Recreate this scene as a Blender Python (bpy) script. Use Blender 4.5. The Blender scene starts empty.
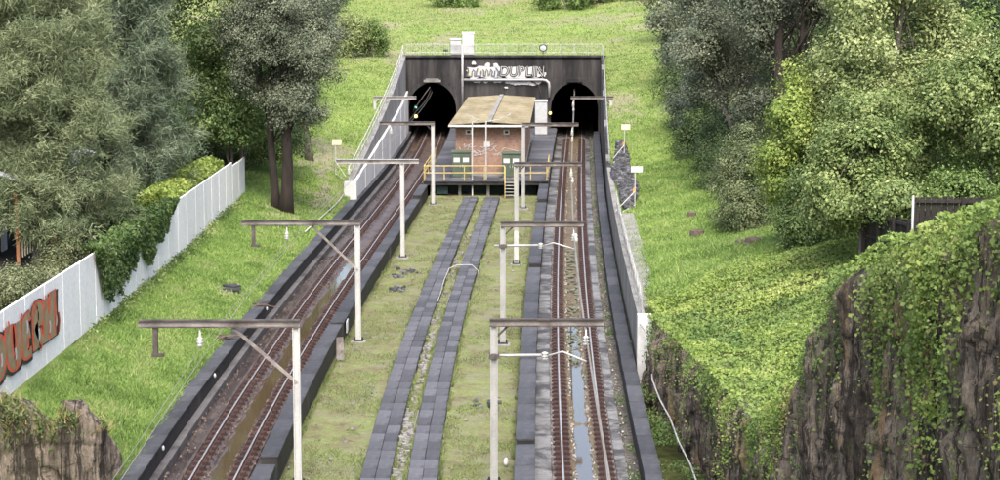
import bpy, bmesh, math, random
import numpy as np

# ------------------------------------------------------------------ camera, sky, sun, exposure
scene = bpy.context.scene
COL = scene.collection
random.seed(11)
RNG = np.random.default_rng(11)

CAM_Z = 17.4
cam_d = bpy.data.cameras.new('camera')
cam_d.sensor_width = 36.0
cam_d.lens = 72.0
cam_d.clip_start = 0.5
cam_d.clip_end = 3000.0
cam = bpy.data.objects.new('camera', cam_d)
COL.objects.link(cam)
cam.location = (0, 0, CAM_Z)
cam.rotation_euler = (math.radians(90) - math.atan(280 / 2000.0), 0, 0)
scene.camera = cam

SUN_EL, SUN_AZ = 56.0, 175.0          # azimuth measured clockwise from +Y
world = bpy.data.worlds.new('World')
scene.world = world
world.use_nodes = True
wn = world.node_tree.nodes
wl = world.node_tree.links
sky = wn.new('ShaderNodeTexSky')
sky.sky_type = 'NISHITA'
sky.sun_disc = False
sky.sun_elevation = math.radians(SUN_EL)
sky.sun_rotation = math.radians(SUN_AZ)
sky.air_density = 1.0
sky.dust_density = 5.0
sky.ozone_density = 0.6
wl.new(sky.outputs[0], wn['Background'].inputs[0])
wn['Background'].inputs[1].default_value = 0.15

sun_d = bpy.data.lights.new('sun', 'SUN')
sun_d.energy = 1.4
sun_d.angle = math.radians(30)
sun_d.color = (1.0, 0.985, 0.96)
sun = bpy.data.objects.new('sun', sun_d)
COL.objects.link(sun)
_a, _e = math.radians(SUN_AZ), math.radians(SUN_EL)
_dir = (math.sin(_a) * math.cos(_e), math.cos(_a) * math.cos(_e), math.sin(_e))
from mathutils import Vector
sun.rotation_euler = Vector(_dir).to_track_quat('Z', 'Y').to_euler()

scene.view_settings.view_transform = 'Standard'
scene.view_settings.look = 'None'
scene.view_settings.exposure = 1.48
scene.view_settings.gamma = 1.0

# ------------------------------------------------------------------ numpy noise
_P = np.random.default_rng(3).random(4096)
def _h(i, j, k):
    n = (i * 73856093) ^ (j * 19349663) ^ (k * 83492791)
    return _P[np.bitwise_and(n, 4095)]
def vnoise(x, y, z=0.0):
    x = np.asarray(x, float); y = np.asarray(y, float); z = np.zeros_like(x) + z
    i, j, k = np.floor(x).astype(np.int64), np.floor(y).astype(np.int64), np.floor(z).astype(np.int64)
    u, v, w = x - i, y - j, z - k
    u, v, w = [t * t * (3 - 2 * t) for t in (u, v, w)]
    r = 0
    for a in (0, 1):
        for b in (0, 1):
            for c in (0, 1):
                r = r + _h(i + a, j + b, k + c) * (u if a else 1 - u) * (v if b else 1 - v) * (w if c else 1 - w)
    return r
def fbm(x, y, z=0.0, oct=4):
    s, a, t = 0.0, 0.5, 0.0
    x = np.asarray(x, float); y = np.asarray(y, float)
    for o in range(oct):
        f = 2.03 ** o
        s = s + a * vnoise(x * f + 17 * o, y * f - 9 * o, z * f + 5 * o)
        t += a
        a *= 0.5
    return s / t
def sstep(a, b, x):
    t = np.clip((np.asarray(x, float) - a) / (b - a), 0, 1)
    return t * t * (3 - 2 * t)

# ------------------------------------------------------------------ mesh helpers
class MB:
    def __init__(self):
        self.v = []; self.f = []; self.n = 0
    def add(self, verts, faces):
        self.v += [tuple(map(float, p)) for p in verts]
        self.f += [tuple(i + self.n for i in f) for f in faces]
        self.n += len(verts)
        return self
    def box(self, c, s, rz=0.0, tilt=0.0):
        hx, hy, hz = s[0] / 2, s[1] / 2, s[2] / 2
        vs = []
        ca, sa = math.cos(rz), math.sin(rz)
        ct, st = math.cos(tilt), math.sin(tilt)
        for z in (-hz, hz):
            for x, y in ((-hx, -hy), (hx, -hy), (hx, hy), (-hx, hy)):
                y2, z2 = y * ct - z * st, y * st + z * ct
                vs.append((c[0] + x * ca - y2 * sa, c[1] + x * sa + y2 * ca, c[2] + z2))
        return self.add(vs, [(3, 2, 1, 0), (4, 5, 6, 7), (0, 1, 5, 4), (1, 2, 6, 5), (2, 3, 7, 6), (3, 0, 4, 7)])
    def bar(self, p0, p1, w, h, up=(0, 0, 1)):
        p0, p1 = np.array(p0, float), np.array(p1, float)
        d = p1 - p0; d /= np.linalg.norm(d)
        up = np.array(up, float)
        if abs(d @ up) > 0.97: up = np.array((0, 1.0, 0))
        s = np.cross(d, up); s /= np.linalg.norm(s)
        u = np.cross(s, d)
        vs = []
        for p in (p0, p1):
            for a, b in ((-1, -1), (1, -1), (1, 1), (-1, 1)):
                vs.append(p + s * a * w / 2 + u * b * h / 2)
        return self.add(vs, [(0, 1, 2, 3), (7, 6, 5, 4), (0, 4, 5, 1), (1, 5, 6, 2), (2, 6, 7, 3), (3, 7, 4, 0)])
    def tube(self, pts, r, seg=8):
        pts = [np.array(p, float) for p in pts]
        rs = r if hasattr(r, '__len__') else [r] * len(pts)
        vs, fs = [], []
        prev = None
        for i, p in enumerate(pts):
            d = pts[min(i + 1, len(pts) - 1)] - pts[max(i - 1, 0)]
            d = d / (np.linalg.norm(d) + 1e-9)
            if prev is None:
                ref = np.array((0, 0, 1.0)) if abs(d[2]) < 0.9 else np.array((1.0, 0, 0))
                s = np.cross(d, ref)
            else:
                s = prev - d * (prev @ d)
            s /= np.linalg.norm(s) + 1e-9
            prev = s
            u = np.cross(d, s)
            for k in range(seg):
                a = 2 * math.pi * k / seg
                vs.append(p + rs[i] * (s * math.cos(a) + u * math.sin(a)))
        for i in range(len(pts) - 1):
            for k in range(seg):
                a, b = i * seg + k, i * seg + (k + 1) % seg
                fs.append((a, b, b + seg, a + seg))
        fs.append(tuple(range(seg))[::-1])
        fs.append(tuple((len(pts) - 1) * seg + k for k in range(seg)))
        return self.add(vs, fs)
    def sweep(self, prof, fn, ys, closed=True, caps=True, zfn=None):
        """profile [(offset, z)] carried along x = fn(y)."""
        m = len(prof); vs, fs = [], []
        for y in ys:
            x0 = float(fn(y))
            dz = float(zfn(y)) if zfn else 0.0
            vs += [(x0 + o, y, z + dz) for o, z in prof]
        for i in range(len(ys) - 1):
            for k in range(m if closed else m - 1):
                a, b = i * m + k, i * m + (k + 1) % m
                fs.append((a, b, b + m, a + m))
        if closed and caps:
            fs.append(tuple(range(m))[::-1])
            fs.append(tuple((len(ys) - 1) * m + k for k in range(m)))
        return self.add(vs, fs)
    def lathe(self, c, prof, seg=12):
        vs, fs = [], []
        for r, z in prof:
            for k in range(seg):
                a = 2 * math.pi * k / seg
                vs.append((c[0] + r * math.cos(a), c[1] + r * math.sin(a), c[2] + z))
        for i in range(len(prof) - 1):
            for k in range(seg):
                a, b = i * seg + k, i * seg + (k + 1) % seg
                fs.append((a, b, b + seg, a + seg))
        fs.append(tuple(range(seg))[::-1]); fs.append(tuple((len(prof) - 1) * seg + k for k in range(seg)))
        return self.add(vs, fs)
    def build(self, name, mat, parent=None, smooth=False, bevel=0.0):
        me = bpy.data.meshes.new(name)
        off = np.array(parent_loc(parent))
        me.from_pydata([tuple(np.array(p) - off) for p in self.v], [], self.f)
        me.materials.append(mat)
        if smooth:
            me.polygons.foreach_set('use_smooth', [True] * len(me.polygons))
        bm = bmesh.new(); bm.from_mesh(me)
        bmesh.ops.recalc_face_normals(bm, faces=bm.faces)
        bm.to_mesh(me); bm.free()
        me.update()
        o = bpy.data.objects.new(name, me)
        COL.objects.link(o)
        if parent: o.parent = parent
        if bevel:
            b = o.modifiers.new('bevel', 'BEVEL'); b.width = bevel; b.segments = 2; b.limit_method = 'ANGLE'
        return o
def parent_loc(p):
    l = np.zeros(3)
    while p is not None:
        l = l + np.array(p.location); p = p.parent
    return l
def np_mesh(name, verts, faces, mat, parent=None, smooth=False, attrs=None):
    verts = np.asarray(verts, np.float32) - parent_loc(parent).astype(np.float32)
    faces = np.asarray(faces, np.int32)
    k = faces.shape[1]
    me = bpy.data.meshes.new(name)
    me.vertices.add(len(verts)); me.vertices.foreach_set('co', verts.ravel())
    me.loops.add(faces.size); me.loops.foreach_set('vertex_index', faces.ravel())
    me.polygons.add(len(faces))
    me.polygons.foreach_set('loop_start', np.arange(0, faces.size, k, dtype=np.int32))
    me.polygons.foreach_set('loop_total', np.full(len(faces), k, np.int32))
    if smooth: me.polygons.foreach_set('use_smooth', np.ones(len(faces), bool))
    me.materials.append(mat)
    if mat.name in LEAFY and not (attrs and 'tone' in attrs):
        w = verts + parent_loc(parent).astype(np.float32)
        k0 = np.repeat(w[::k], k, 0)
        attrs = dict(attrs or {}, tone=np.clip((fbm(k0[:, 0] * .9, k0[:, 1] * .6, k0[:, 2] * .9, 3) - .5) * 2.2 + .5, 0, 1))
    for an, av in (attrs or {}).items():
        at = me.attributes.new(an, 'FLOAT', 'POINT'); at.data.foreach_set('value', np.asarray(av, np.float32))
    me.update(calc_edges=True)
    o = bpy.data.objects.new(name, me); COL.objects.link(o)
    if parent: o.parent = parent
    return o
def tag(o, label, cat=None, group=None, kind=None):
    if label: o['label'] = label
    if cat: o['category'] = cat
    if group: o['group'] = group
    if kind: o['kind'] = kind
    return o
def thing(name, loc, label, cat, group=None):
    o = bpy.data.objects.new(name, None); COL.objects.link(o); o.location = loc
    o.empty_display_size = 0.2
    return tag(o, label, cat, group)
def inst(src, parent, loc, rz=0.0, scale=None):
    """a child that shares the mesh of src, placed at world loc."""
    o = bpy.data.objects.new(src.name.split('.')[0], src.data); COL.objects.link(o)
    o.parent = parent
    o.location = tuple(np.array(loc) - parent_loc(parent)); o.rotation_euler = (0, 0, rz)
    if scale: o.scale = scale
    return o

# ------------------------------------------------------------------ materials
def lin(c):
    return tuple(c) + (1.0,)
class NT:
    def __init__(self, name):
        self.m = bpy.data.materials.new(name); self.m.use_nodes = True
        self.t = self.m.node_tree; self.N = self.t.nodes; self.L = self.t.links
        self.bsdf = self.N['Principled BSDF']
        self.out = self.N['Material Output']
        self.tc = self.N.new('ShaderNodeTexCoord')
    def node(self, ty, **kw):
        n = self.N.new(ty)
        for k, v in kw.items(): setattr(n, k, v)
        return n
    def set(self, sock, val):
        if hasattr(val, 'is_output'): self.L.new(val, sock)
        elif isinstance(val, (tuple, list)) and sock.type == 'RGBA': sock.default_value = lin(val[:3])
        else: sock.default_value = val
    def coord(self, scale=(1, 1, 1)):
        mp = self.node('ShaderNodeMapping')
        self.L.new(self.tc.outputs['Object'], mp.inputs[0]); mp.inputs['Scale'].default_value = scale
        return mp.outputs[0]
    def noise(self, scale, vec=None, detail=5.0, rough=0.6, dist=0.0):
        n = self.node('ShaderNodeTexNoise')
        n.inputs['Scale'].default_value = scale; n.inputs['Detail'].default_value = detail
        n.inputs['Roughness'].default_value = rough; n.inputs['Distortion'].default_value = dist
        self.L.new(vec if vec is not None else self.tc.outputs['Object'], n.inputs['Vector'])
        return n.outputs['Fac']
    def ramp(self, fac, stops, interp='LINEAR'):
        r = self.node('ShaderNodeValToRGB'); cr = r.color_ramp; cr.interpolation = interp
        while len(cr.elements) < len(stops): cr.elements.new(0.5)
        for e, (p, c) in zip(cr.elements, stops):
            e.position = p; e.color = lin(c) if hasattr(c, '__len__') else (c, c, c, 1)
        self.L.new(fac, r.inputs[0]); return r.outputs[0]
    def mix(self, fac, a, b, mode='MIX'):
        n = self.node('ShaderNodeMix', data_type='RGBA', blend_type=mode)
        self.set(n.inputs['Factor'], fac); self.set(n.inputs['A'], a); self.set(n.inputs['B'], b)
        return n.outputs['Result']
    def math(self, op, a, b=0.0):
        n = self.node('ShaderNodeMath', operation=op); self.set(n.inputs[0], a); self.set(n.inputs[1], b)
        return n.outputs[0]
    def attr(self, name):
        n = self.node('ShaderNodeAttribute'); n.attribute_name = name; return n.outputs['Fac']
    def island(self):
        return self.node('ShaderNodeNewGeometry').outputs['Random Per Island']
    def bump(self, h, strength=0.5, dist=0.05):
        n = self.node('ShaderNodeBump'); n.inputs['Strength'].default_value = strength; n.inputs['Distance'].default_value = dist
        self.L.new(h, n.inputs['Height']); self.L.new(n.outputs[0], self.bsdf.inputs['Normal'])
    def done(self, color, rough=0.8, metal=0.0, spec=0.35):
        self.set(self.bsdf.inputs['Base Color'], color); self.set(self.bsdf.inputs['Roughness'], rough)
        self.bsdf.inputs['Metallic'].default_value = metal
        self.bsdf.inputs['Specular IOR Level'].default_value = spec
        return self.m

def mottled(name, a, b, scale=2.0, rough=0.8, metal=0.0, bump=0.3, streak=None, stain=None, stain_lo=0.5, stain_hi=0.7, obj_rand=0.0, bdist=0.03):
    t = NT(name)
    v = t.coord(streak) if streak else None
    f = t.noise(scale, v, 6, 0.65)
    c = t.mix(t.ramp(f, [(0.32, 0.0), (0.68, 1.0)]), a, b)
    if stain:
        g = t.noise(scale * 0.37, v, 5, 0.7, 0.4)
        c = t.mix(t.ramp(g, [(stain_lo, 0.0), (stain_hi, 1.0)]), c, stain)
    if obj_rand:
        oi = t.node('ShaderNodeObjectInfo')
        c = t.mix(1.0, c, t.ramp(oi.outputs['Random'], [(0.0, 1 - obj_rand), (1.0, 1 + obj_rand)]), 'MULTIPLY')
    fine = t.noise(scale * 9, None, 4, 0.7)
    c = t.mix(0.35, c, t.ramp(fine, [(0.25, 0.55), (0.75, 1.35)]), 'MULTIPLY')
    t.bump(fine, bump, bdist)
    return t.done(c, rough, metal)

LEAFY = set()
def leafmat(name, cols, trans=0.3, rough=0.55, big=None, bigscale=0.35):
    t = NT(name)
    n = len(cols)
    fac = t.math('ADD', t.math('MULTIPLY', t.island(), 0.42), t.math('MULTIPLY', t.attr('tone'), 0.58))
    c = t.ramp(fac, [(0.12 + 0.76 * i / (n - 1), col) for i, col in enumerate(cols)])
    LEAFY.add(name)
    if big:
        g = t.noise(bigscale, None, 3, 0.6)
        c = t.mix(t.ramp(g, [(0.4, 0.0), (0.62, 0.75)]), c, big)
    t.done(c, rough, 0, 0.25)
    tr = t.node('ShaderNodeBsdfTranslucent'); t.L.new(c, tr.inputs[0])
    mx = t.node('ShaderNodeMixShader'); mx.inputs[0].default_value = trans
    t.L.new(t.bsdf.outputs[0], mx.inputs[1]); t.L.new(tr.outputs[0], mx.inputs[2]); t.L.new(mx.outputs[0], t.out.inputs[0])
    return t.m

M = {}
# ground: lawn, worn earth, mossy ballast between the tracks, vine soil
t = NT('ground_cover')
lawn = t.ramp(t.noise(0.35, None, 6, 0.65), [(0.3, (0.155, 0.205, 0.055)), (0.5, (0.2, 0.275, 0.065)), (0.72, (0.27, 0.31, 0.095))])
lawn = t.mix(t.ramp(t.noise(1.7, None, 5, 0.7), [(0.5, 0.0), (0.72, 0.55)]), lawn, (0.16, 0.16, 0.06))
lawn = t.mix(t.ramp(t.noise(9.0, None, 3, 0.7), [(0.35, 0.5), (0.6, 0.0)]), lawn, (0.085, 0.13, 0.02))
dirt = t.ramp(t.noise(2.2, None, 6, 0.7), [(0.3, (0.16, 0.125, 0.095)), (0.7, (0.3, 0.26, 0.2))])
moss = t.ramp(t.noise(1.1, None, 7, 0.72), [(0.3, (0.1, 0.085, 0.06)), (0.43, (0.15, 0.14, 0.075)), (0.55, (0.155, 0.185, 0.07)), (0.66, (0.2, 0.21, 0.11)), (0.78, (0.16, 0.14, 0.11))])
moss = t.mix(t.ramp(t.noise(0.55, None, 5, 0.7), [(0.5, 0.0), (0.66, 0.85)]), moss, (0.17, 0.155, 0.12))
moss = t.mix(0.6, moss, t.ramp(t.noise(6.0, None, 6, 0.8), [(0.3, 0.45), (0.7, 1.5)]), 'MULTIPLY')
soil = t.ramp(t.noise(2.5, None, 6, 0.7), [(0.35, (0.03, 0.035, 0.014)), (0.7, (0.085, 0.1, 0.03))])
lawn = t.mix(t.attr('dry'), lawn, t.ramp(t.noise(0.8, None, 6, 0.75), [(0.3, (0.12, 0.14, 0.05)), (0.5, (0.19, 0.2, 0.08)), (0.7, (0.26, 0.25, 0.12))]))
c = t.mix(t.attr('dirt'), lawn, dirt)
c = t.mix(t.attr('moss'), c, moss)
c = t.mix(t.attr('soil'), c, soil)
t.bump(t.noise(11.0, None, 4, 0.75), 0.7, 0.08)
M['ground'] = t.done(c, 0.95, 0, 0.15)

M['slab'] = mottled('dark_slab', (0.038, 0.039, 0.044), (0.068, 0.069, 0.077), 1.6, 0.7, stain=(0.025, 0.024, 0.025), obj_rand=0.3, bump=0.35)
M['slab_tile'] = mottled('trough_lid_concrete', (0.06, 0.061, 0.069), (0.088, 0.089, 0.1), 2.2, 0.75, stain=(0.035, 0.035, 0.036), obj_rand=0.34, bump=0.4)
M['wallbody'] = mottled('dark_wet_concrete', (0.014, 0.013, 0.0125), (0.034, 0.03, 0.028), 1.2, 0.7, streak=(1, 1, 0.25), stain=(0.16, 0.13, 0.11), stain_lo=0.62, stain_hi=0.75)
M['bed_light'] = mottled('pale_track_concrete', (0.11, 0.104, 0.097), (0.215, 0.208, 0.198), 1.5, 0.5, stain=(0.045, 0.037, 0.03), stain_lo=0.44, stain_hi=0.56)
M['bed_brown'] = mottled('brown_wet_concrete', (0.042, 0.03, 0.024), (0.1, 0.08, 0.066), 1.6, 0.3, streak=(1, 0.35, 1), stain=(0.03, 0.02, 0.016), stain_lo=0.46, stain_hi=0.6)
M['plinth_r'] = mottled('dirty_plinth', (0.09, 0.075, 0.066), (0.2, 0.185, 0.17), 2.2, 0.8, stain=(0.045, 0.032, 0.026), stain_lo=0.45, stain_hi=0.62)
M['plinth_l'] = mottled('rusty_plinth', (0.05, 0.033, 0.026), (0.115, 0.09, 0.073), 1.8, 0.45, stain=(0.05, 0.028, 0.022), stain_lo=0.45, stain_hi=0.62)
M['channel'] = mottled('muddy_channel', (0.075, 0.05, 0.025), (0.15, 0.11, 0.06), 0.8, 0.6, stain=(0.05, 0.07, 0.02), stain_lo=0.55, stain_hi=0.68)
M['rusty_ch'] = mottled('rust_stained_channel', (0.11, 0.045, 0.02), (0.2, 0.1, 0.05), 0.7, 0.5, stain=(0.05, 0.035, 0.02))
M['ballast'] = mottled('dirty_ballast', (0.07, 0.058, 0.05), (0.2, 0.18, 0.16), 5.0, 0.95, bump=1.0, stain=(0.06, 0.075, 0.02), stain_lo=0.5, stain_hi=0.62, bdist=0.08)
M['bed_dark'] = mottled('damp_ledge_concrete', (0.07, 0.065, 0.063), (0.13, 0.12, 0.115), 1.1, 0.6, stain=(0.035, 0.03, 0.028), stain_lo=0.5, stain_hi=0.66)
M['rail_rust'] = mottled('rail_rust', (0.07, 0.035, 0.025), (0.12, 0.065, 0.045), 3, 0.8)
M['rail_top'] = mottled('polished_rail_head', (0.24, 0.24, 0.25), (0.36, 0.36, 0.37), 2, 0.35, metal=0.3, bump=0.05)
M['clip'] = mottled('fastening_rust', (0.022, 0.012, 0.01), (0.055, 0.026, 0.021), 2.0, 0.75, stain=(0.13, 0.09, 0.075), stain_lo=0.6, stain_hi=0.72)
t = NT('water')
t.bump(t.noise(6.0, None, 2, 0.5), 0.03, 0.02)
M['water'] = t.done((0.07, 0.05, 0.028), 0.03, 0, 1.0)
M['steel'] = mottled('galvanised_steel', (0.3, 0.3, 0.29), (0.46, 0.46, 0.45), 2.5, 0.55, metal=0.25, streak=(1, 1, 0.3), stain=(0.2, 0.16, 0.13), stain_lo=0.56, stain_hi=0.75)
M['steel_white'] = mottled('pale_mast_paint', (0.36, 0.36, 0.35), (0.54, 0.54, 0.52), 1.6, 0.6, streak=(1, 1, 0.3), stain=(0.22, 0.17, 0.13), stain_lo=0.5, stain_hi=0.72)
M['beam'] = mottled('weathered_beam', (0.035, 0.028, 0.026), (0.085, 0.068, 0.062), 2.2, 0.7, stain=(0.16, 0.14, 0.13), stain_lo=0.5, stain_hi=0.75)
M['beam_top'] = mottled('beam_flange', (0.16, 0.14, 0.125), (0.32, 0.29, 0.265), 1.1, 0.6, stain=(0.07, 0.055, 0.048))
M['wire'] = mottled('wire_metal', (0.17, 0.155, 0.13), (0.26, 0.24, 0.21), 1, 0.5, metal=0.2)
M['porcelain'] = mottled('insulator_white', (0.45, 0.45, 0.43), (0.58, 0.58, 0.55), 3, 0.3)
M['head'] = mottled('stained_headwall', (0.026, 0.0245, 0.024), (0.075, 0.07, 0.066), 1.0, 0.9, streak=(1.3, 1, 0.16), stain=(0.015, 0.014, 0.015), stain_lo=0.45, stain_hi=0.62)
M['concrete'] = mottled('grey_concrete', (0.17, 0.165, 0.155), (0.27, 0.265, 0.25), 1.0, 0.9, streak=(1, 1, 0.3), stain=(0.12, 0.11, 0.1), stain_lo=0.5, stain_hi=0.7)
M['whitewall'] = mottled('weathered_white_paint', (0.46, 0.46, 0.45), (0.6, 0.6, 0.59), 0.8, 0.75, streak=(1, 1, 0.3), stain=(0.4, 0.39, 0.35), stain_lo=0.56, stain_hi=0.74, bump=0.15)
M['fence_white'] = mottled('fence_panel_white', (0.72, 0.71, 0.69), (0.81, 0.8, 0.78), 0.6, 0.7, streak=(1, 1, 0.4), stain=(0.52, 0.52, 0.5), stain_lo=0.58, stain_hi=0.72, obj_rand=0.05, bump=0.12)
M['tunnel'] = mottled('near_black_lining', (0.006, 0.007, 0.01), (0.011, 0.012, 0.016), 1.0, 0.9)  # lining coloured near black all over
M['dark'] = mottled('dark_rubber', (0.015, 0.016, 0.018), (0.03, 0.03, 0.032), 2, 0.8)
M['yellow'] = mottled('yellow_paint', (0.4, 0.31, 0.11), (0.5, 0.4, 0.17), 2, 0.6, stain=(0.36, 0.25, 0.1))
M['green'] = mottled('green_cabinet_paint', (0.06, 0.085, 0.06), (0.085, 0.11, 0.08), 1.5, 0.55)
M['white'] = mottled('white_enamel', (0.5, 0.5, 0.49), (0.6, 0.6, 0.58), 2, 0.5, stain=(0.36, 0.34, 0.3), stain_lo=0.55, stain_hi=0.8)
M['cream'] = mottled('cream_sign', (0.62, 0.55, 0.36), (0.7, 0.64, 0.46), 2, 0.6)
M['orange'] = mottled('orange_mark', (0.7, 0.25, 0.05), (0.75, 0.32, 0.08), 2, 0.6)
M['grey_cab'] = mottled('grey_cabinet', (0.36, 0.37, 0.37), (0.45, 0.46, 0.46), 2, 0.5)
M['teal'] = mottled('teal_sheet', (0.012, 0.03, 0.03), (0.022, 0.05, 0.05), 1.5, 0.6)
M['wood_dark'] = mottled('dark_timber', (0.013, 0.011, 0.01), (0.032, 0.027, 0.024), 2, 0.85, streak=(3, 3, 0.3), obj_rand=0.3)
M['wood'] = mottled('orange_timber', (0.3, 0.13, 0.055), (0.42, 0.2, 0.09), 2, 0.7)
M['roof_grey'] = mottled('grey_roof', (0.3, 0.31, 0.33), (0.45, 0.46, 0.48), 1.5, 0.6)
M['bark_dark'] = mottled('dark_bark', (0.018, 0.014, 0.012), (0.05, 0.038, 0.032), 3.0, 0.95, streak=(1, 1, 0.25), bump=1.0, bdist=0.06)
M['bark'] = mottled('grey_bark', (0.1, 0.085, 0.07), (0.2, 0.175, 0.15), 2.5, 0.95, streak=(1, 1, 0.25), bump=0.9, bdist=0.05)
M['stone'] = mottled('pale_stone', (0.15, 0.145, 0.135), (0.28, 0.27, 0.25), 4, 0.9, bump=0.8)
M['algae'] = mottled('algae_scum', (0.075, 0.085, 0.045), (0.16, 0.17, 0.11), 3, 0.7)
M['drygrass'] = leafmat('dry_grass', [(0.25, 0.2, 0.08), (0.36, 0.3, 0.13), (0.2, 0.22, 0.06)])
M['stump'] = mottled('stump_wood', (0.06, 0.045, 0.035), (0.13, 0.1, 0.08), 4, 0.9)
M['spray_red'] = mottled('spray_red', (0.55, 0.07, 0.035), (0.68, 0.13, 0.07), 3, 0.6)
M['spray_black'] = mottled('spray_black', (0.012, 0.012, 0.012), (0.03, 0.03, 0.026), 3, 0.6)
M['spray_tan'] = mottled('spray_tan', (0.22, 0.16, 0.085), (0.34, 0.25, 0.15), 2, 0.6)
M['spray_olive'] = mottled('spray_olive', (0.05, 0.055, 0.035), (0.08, 0.085, 0.055), 2, 0.6)
M['spray_white'] = mottled('spray_white', (0.4, 0.4, 0.4), (0.52, 0.52, 0.51), 1.5, 0.6)
M['spray_yellow'] = mottled('spray_yellow', (0.42, 0.39, 0.2), (0.5, 0.48, 0.32), 1.5, 0.6)
M['spray_blue'] = mottled('spray_bluegrey', (0.06, 0.065, 0.08), (0.14, 0.15, 0.18), 1.5, 0.6)

# brick
t = NT('brick_wall')
bk = t.node('ShaderNodeTexBrick')
mp = t.node('ShaderNodeMapping'); t.L.new(t.tc.outputs['Object'], mp.inputs[0]); mp.inputs['Rotation'].default_value = (math.radians(90), 0, 0)
t.L.new(mp.outputs[0], bk.inputs['Vector'])
bk.inputs['Color1'].default_value = lin((0.26, 0.135, 0.09)); bk.inputs['Color2'].default_value = lin((0.24, 0.12, 0.085)); bk.inputs['Mortar'].default_value = lin((0.34, 0.3, 0.26))
bk.inputs['Scale'].default_value = 1.0; bk.inputs['Brick Width'].default_value = 0.23; bk.inputs['Row Height'].default_value = 0.086; bk.inputs['Mortar Size'].default_value = 0.01
c = t.mix(t.ramp(t.noise(1.3, None, 5, 0.7), [(0.42, 0.0), (0.62, 0.7)]), bk.outputs['Color'], (0.34, 0.22, 0.15))
c = t.mix(t.ramp(t.noise(3.5, t.coord((1, 1, 1.6)), 6, 0.8), [(0.48, 0.0), (0.62, 0.65)]), c, (0.14, 0.075, 0.055))
c = t.mix(t.ramp(t.noise(0.8, t.coord((1, 1, 0.3)), 5, 0.7), [(0.52, 0.0), (0.7, 0.6)]), c, (0.16, 0.1, 0.08))
t.bump(bk.outputs['Fac'], -0.4, 0.01)
M['brick'] = t.done(c, 0.9)
# lichen roof
t = NT('lichen_roof')
c = t.ramp(t.noise(0.8, t.coord((1.0, 0.22, 1)), 6, 0.7), [(0.3, (0.14, 0.11, 0.055)), (0.5, (0.225, 0.185, 0.1)), (0.7, (0.29, 0.25, 0.15))])
c = t.mix(t.ramp(t.noise(0.5, None, 6, 0.75), [(0.56, 0.0), (0.72, 0.6)]), c, (0.34, 0.3, 0.2))
c = t.mix(t.ramp(t.noise(2.2, t.coord((1, 0.4, 1)), 5, 0.8), [(0.56, 0.0), (0.75, 0.6)]), c, (0.2, 0.12, 0.05))
t.bump(t.noise(8, None, 4, 0.7), 0.3, 0.02)
M['roof'] = t.done(c, 0.75)
# cliff rock
t = NT('cliff_rock')
c = t.ramp(t.noise(0.9, t.coord((1, 1, 0.12)), 9, 0.75, 0.15), [(0.3, (0.06, 0.05, 0.042)), (0.43, (0.16, 0.13, 0.104)), (0.49, (0.3, 0.248, 0.2)), (0.6, (0.42, 0.345, 0.275)), (0.78, (0.36, 0.33, 0.29))])
c = t.mix(t.ramp(t.noise(0.7, t.coord((1, 1, 0.12)), 6, 0.7), [(0.55, 0.0), (0.6, 0.75)]), c, (0.38, 0.25, 0.13))
c = t.mix(t.ramp(t.noise(3.2, t.coord((1, 1, 0.07)), 7, 0.8, 0.1), [(0.5, 0.0), (0.54, 0.85)]), c, (0.035, 0.03, 0.027))
c = t.mix(t.ramp(t.noise(1.1, t.coord((1, 1, 0.3)), 8, 0.8, 0.3), [(0.54, 0.0), (0.64, 0.75)]), c, (0.055, 0.048, 0.043))
c = t.mix(t.ramp(t.noise(2.2, t.coord((1, 1, .6)), 8, 0.85), [(0.55, 0.0), (0.64, 0.65)]), c, (0.085, 0.095, 0.04))
c = t.mix(0.7, c, t.ramp(t.noise(14.0, t.coord((1, 1, 0.45)), 8, 0.9), [(0.3, 0.25), (0.7, 1.8)]), 'MULTIPLY')
c = t.mix(0.55, c, t.ramp(t.noise(4.5, None, 9, 0.88), [(0.34, 0.25), (0.66, 1.7)]), 'MULTIPLY')
c = t.mix(t.ramp(t.noise(1.0, t.coord((.3, .3, 2.2)), 8, 0.8, .4), [(0.57, 0.0), (0.61, 0.7)]), c, (0.03, 0.026, 0.022))
t.bump(t.math('ADD', t.noise(6.0, t.coord((1, 1, 0.6)), 9, 0.9), t.noise(3.2, t.coord((1, 1, 0.07)), 7, 0.8, 0.1)), 1.0, 0.22)
M['rock'] = t.done(c, 0.92, 0, 0.2)
t = NT('dark_rubble')
c = t.ramp(t.island(), [(0.0, (0.03, 0.03, 0.034)), (0.6, (0.075, 0.076, 0.082)), (1.0, (0.14, 0.14, 0.145))])
M['rubble'] = t.done(c, 0.85)
for nm_, cs in (('rubble_brown', [(0.02, 0.013, 0.01), (0.06, 0.04, 0.031), (0.13, 0.1, 0.08)]), ('ballast_grey', [(0.05, 0.045, 0.04), (0.15, 0.14, 0.125), (0.32, 0.3, 0.28)])):
    t = NT(nm_); M[nm_] = t.done(t.ramp(t.island(), [(0.0, cs[0]), (0.6, cs[1]), (1.0, cs[2])]), 0.9)
def emis(name, col, s):
    t = NT(name); t.bsdf.inputs['Emission Color'].default_value = lin(col); t.bsdf.inputs['Emission Strength'].default_value = s
    return t.done(col, 0.4)
M['lamp_orange'] = emis('signal_orange', (1.0, 0.42, 0.08), 6.0)
M['lamp_teal'] = emis('signal_teal', (0.2, 0.9, 0.75), 2.0)
M['lamp_yellow'] = emis('signal_yellow', (1.0, 0.7, 0.1), 3.0)

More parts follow.
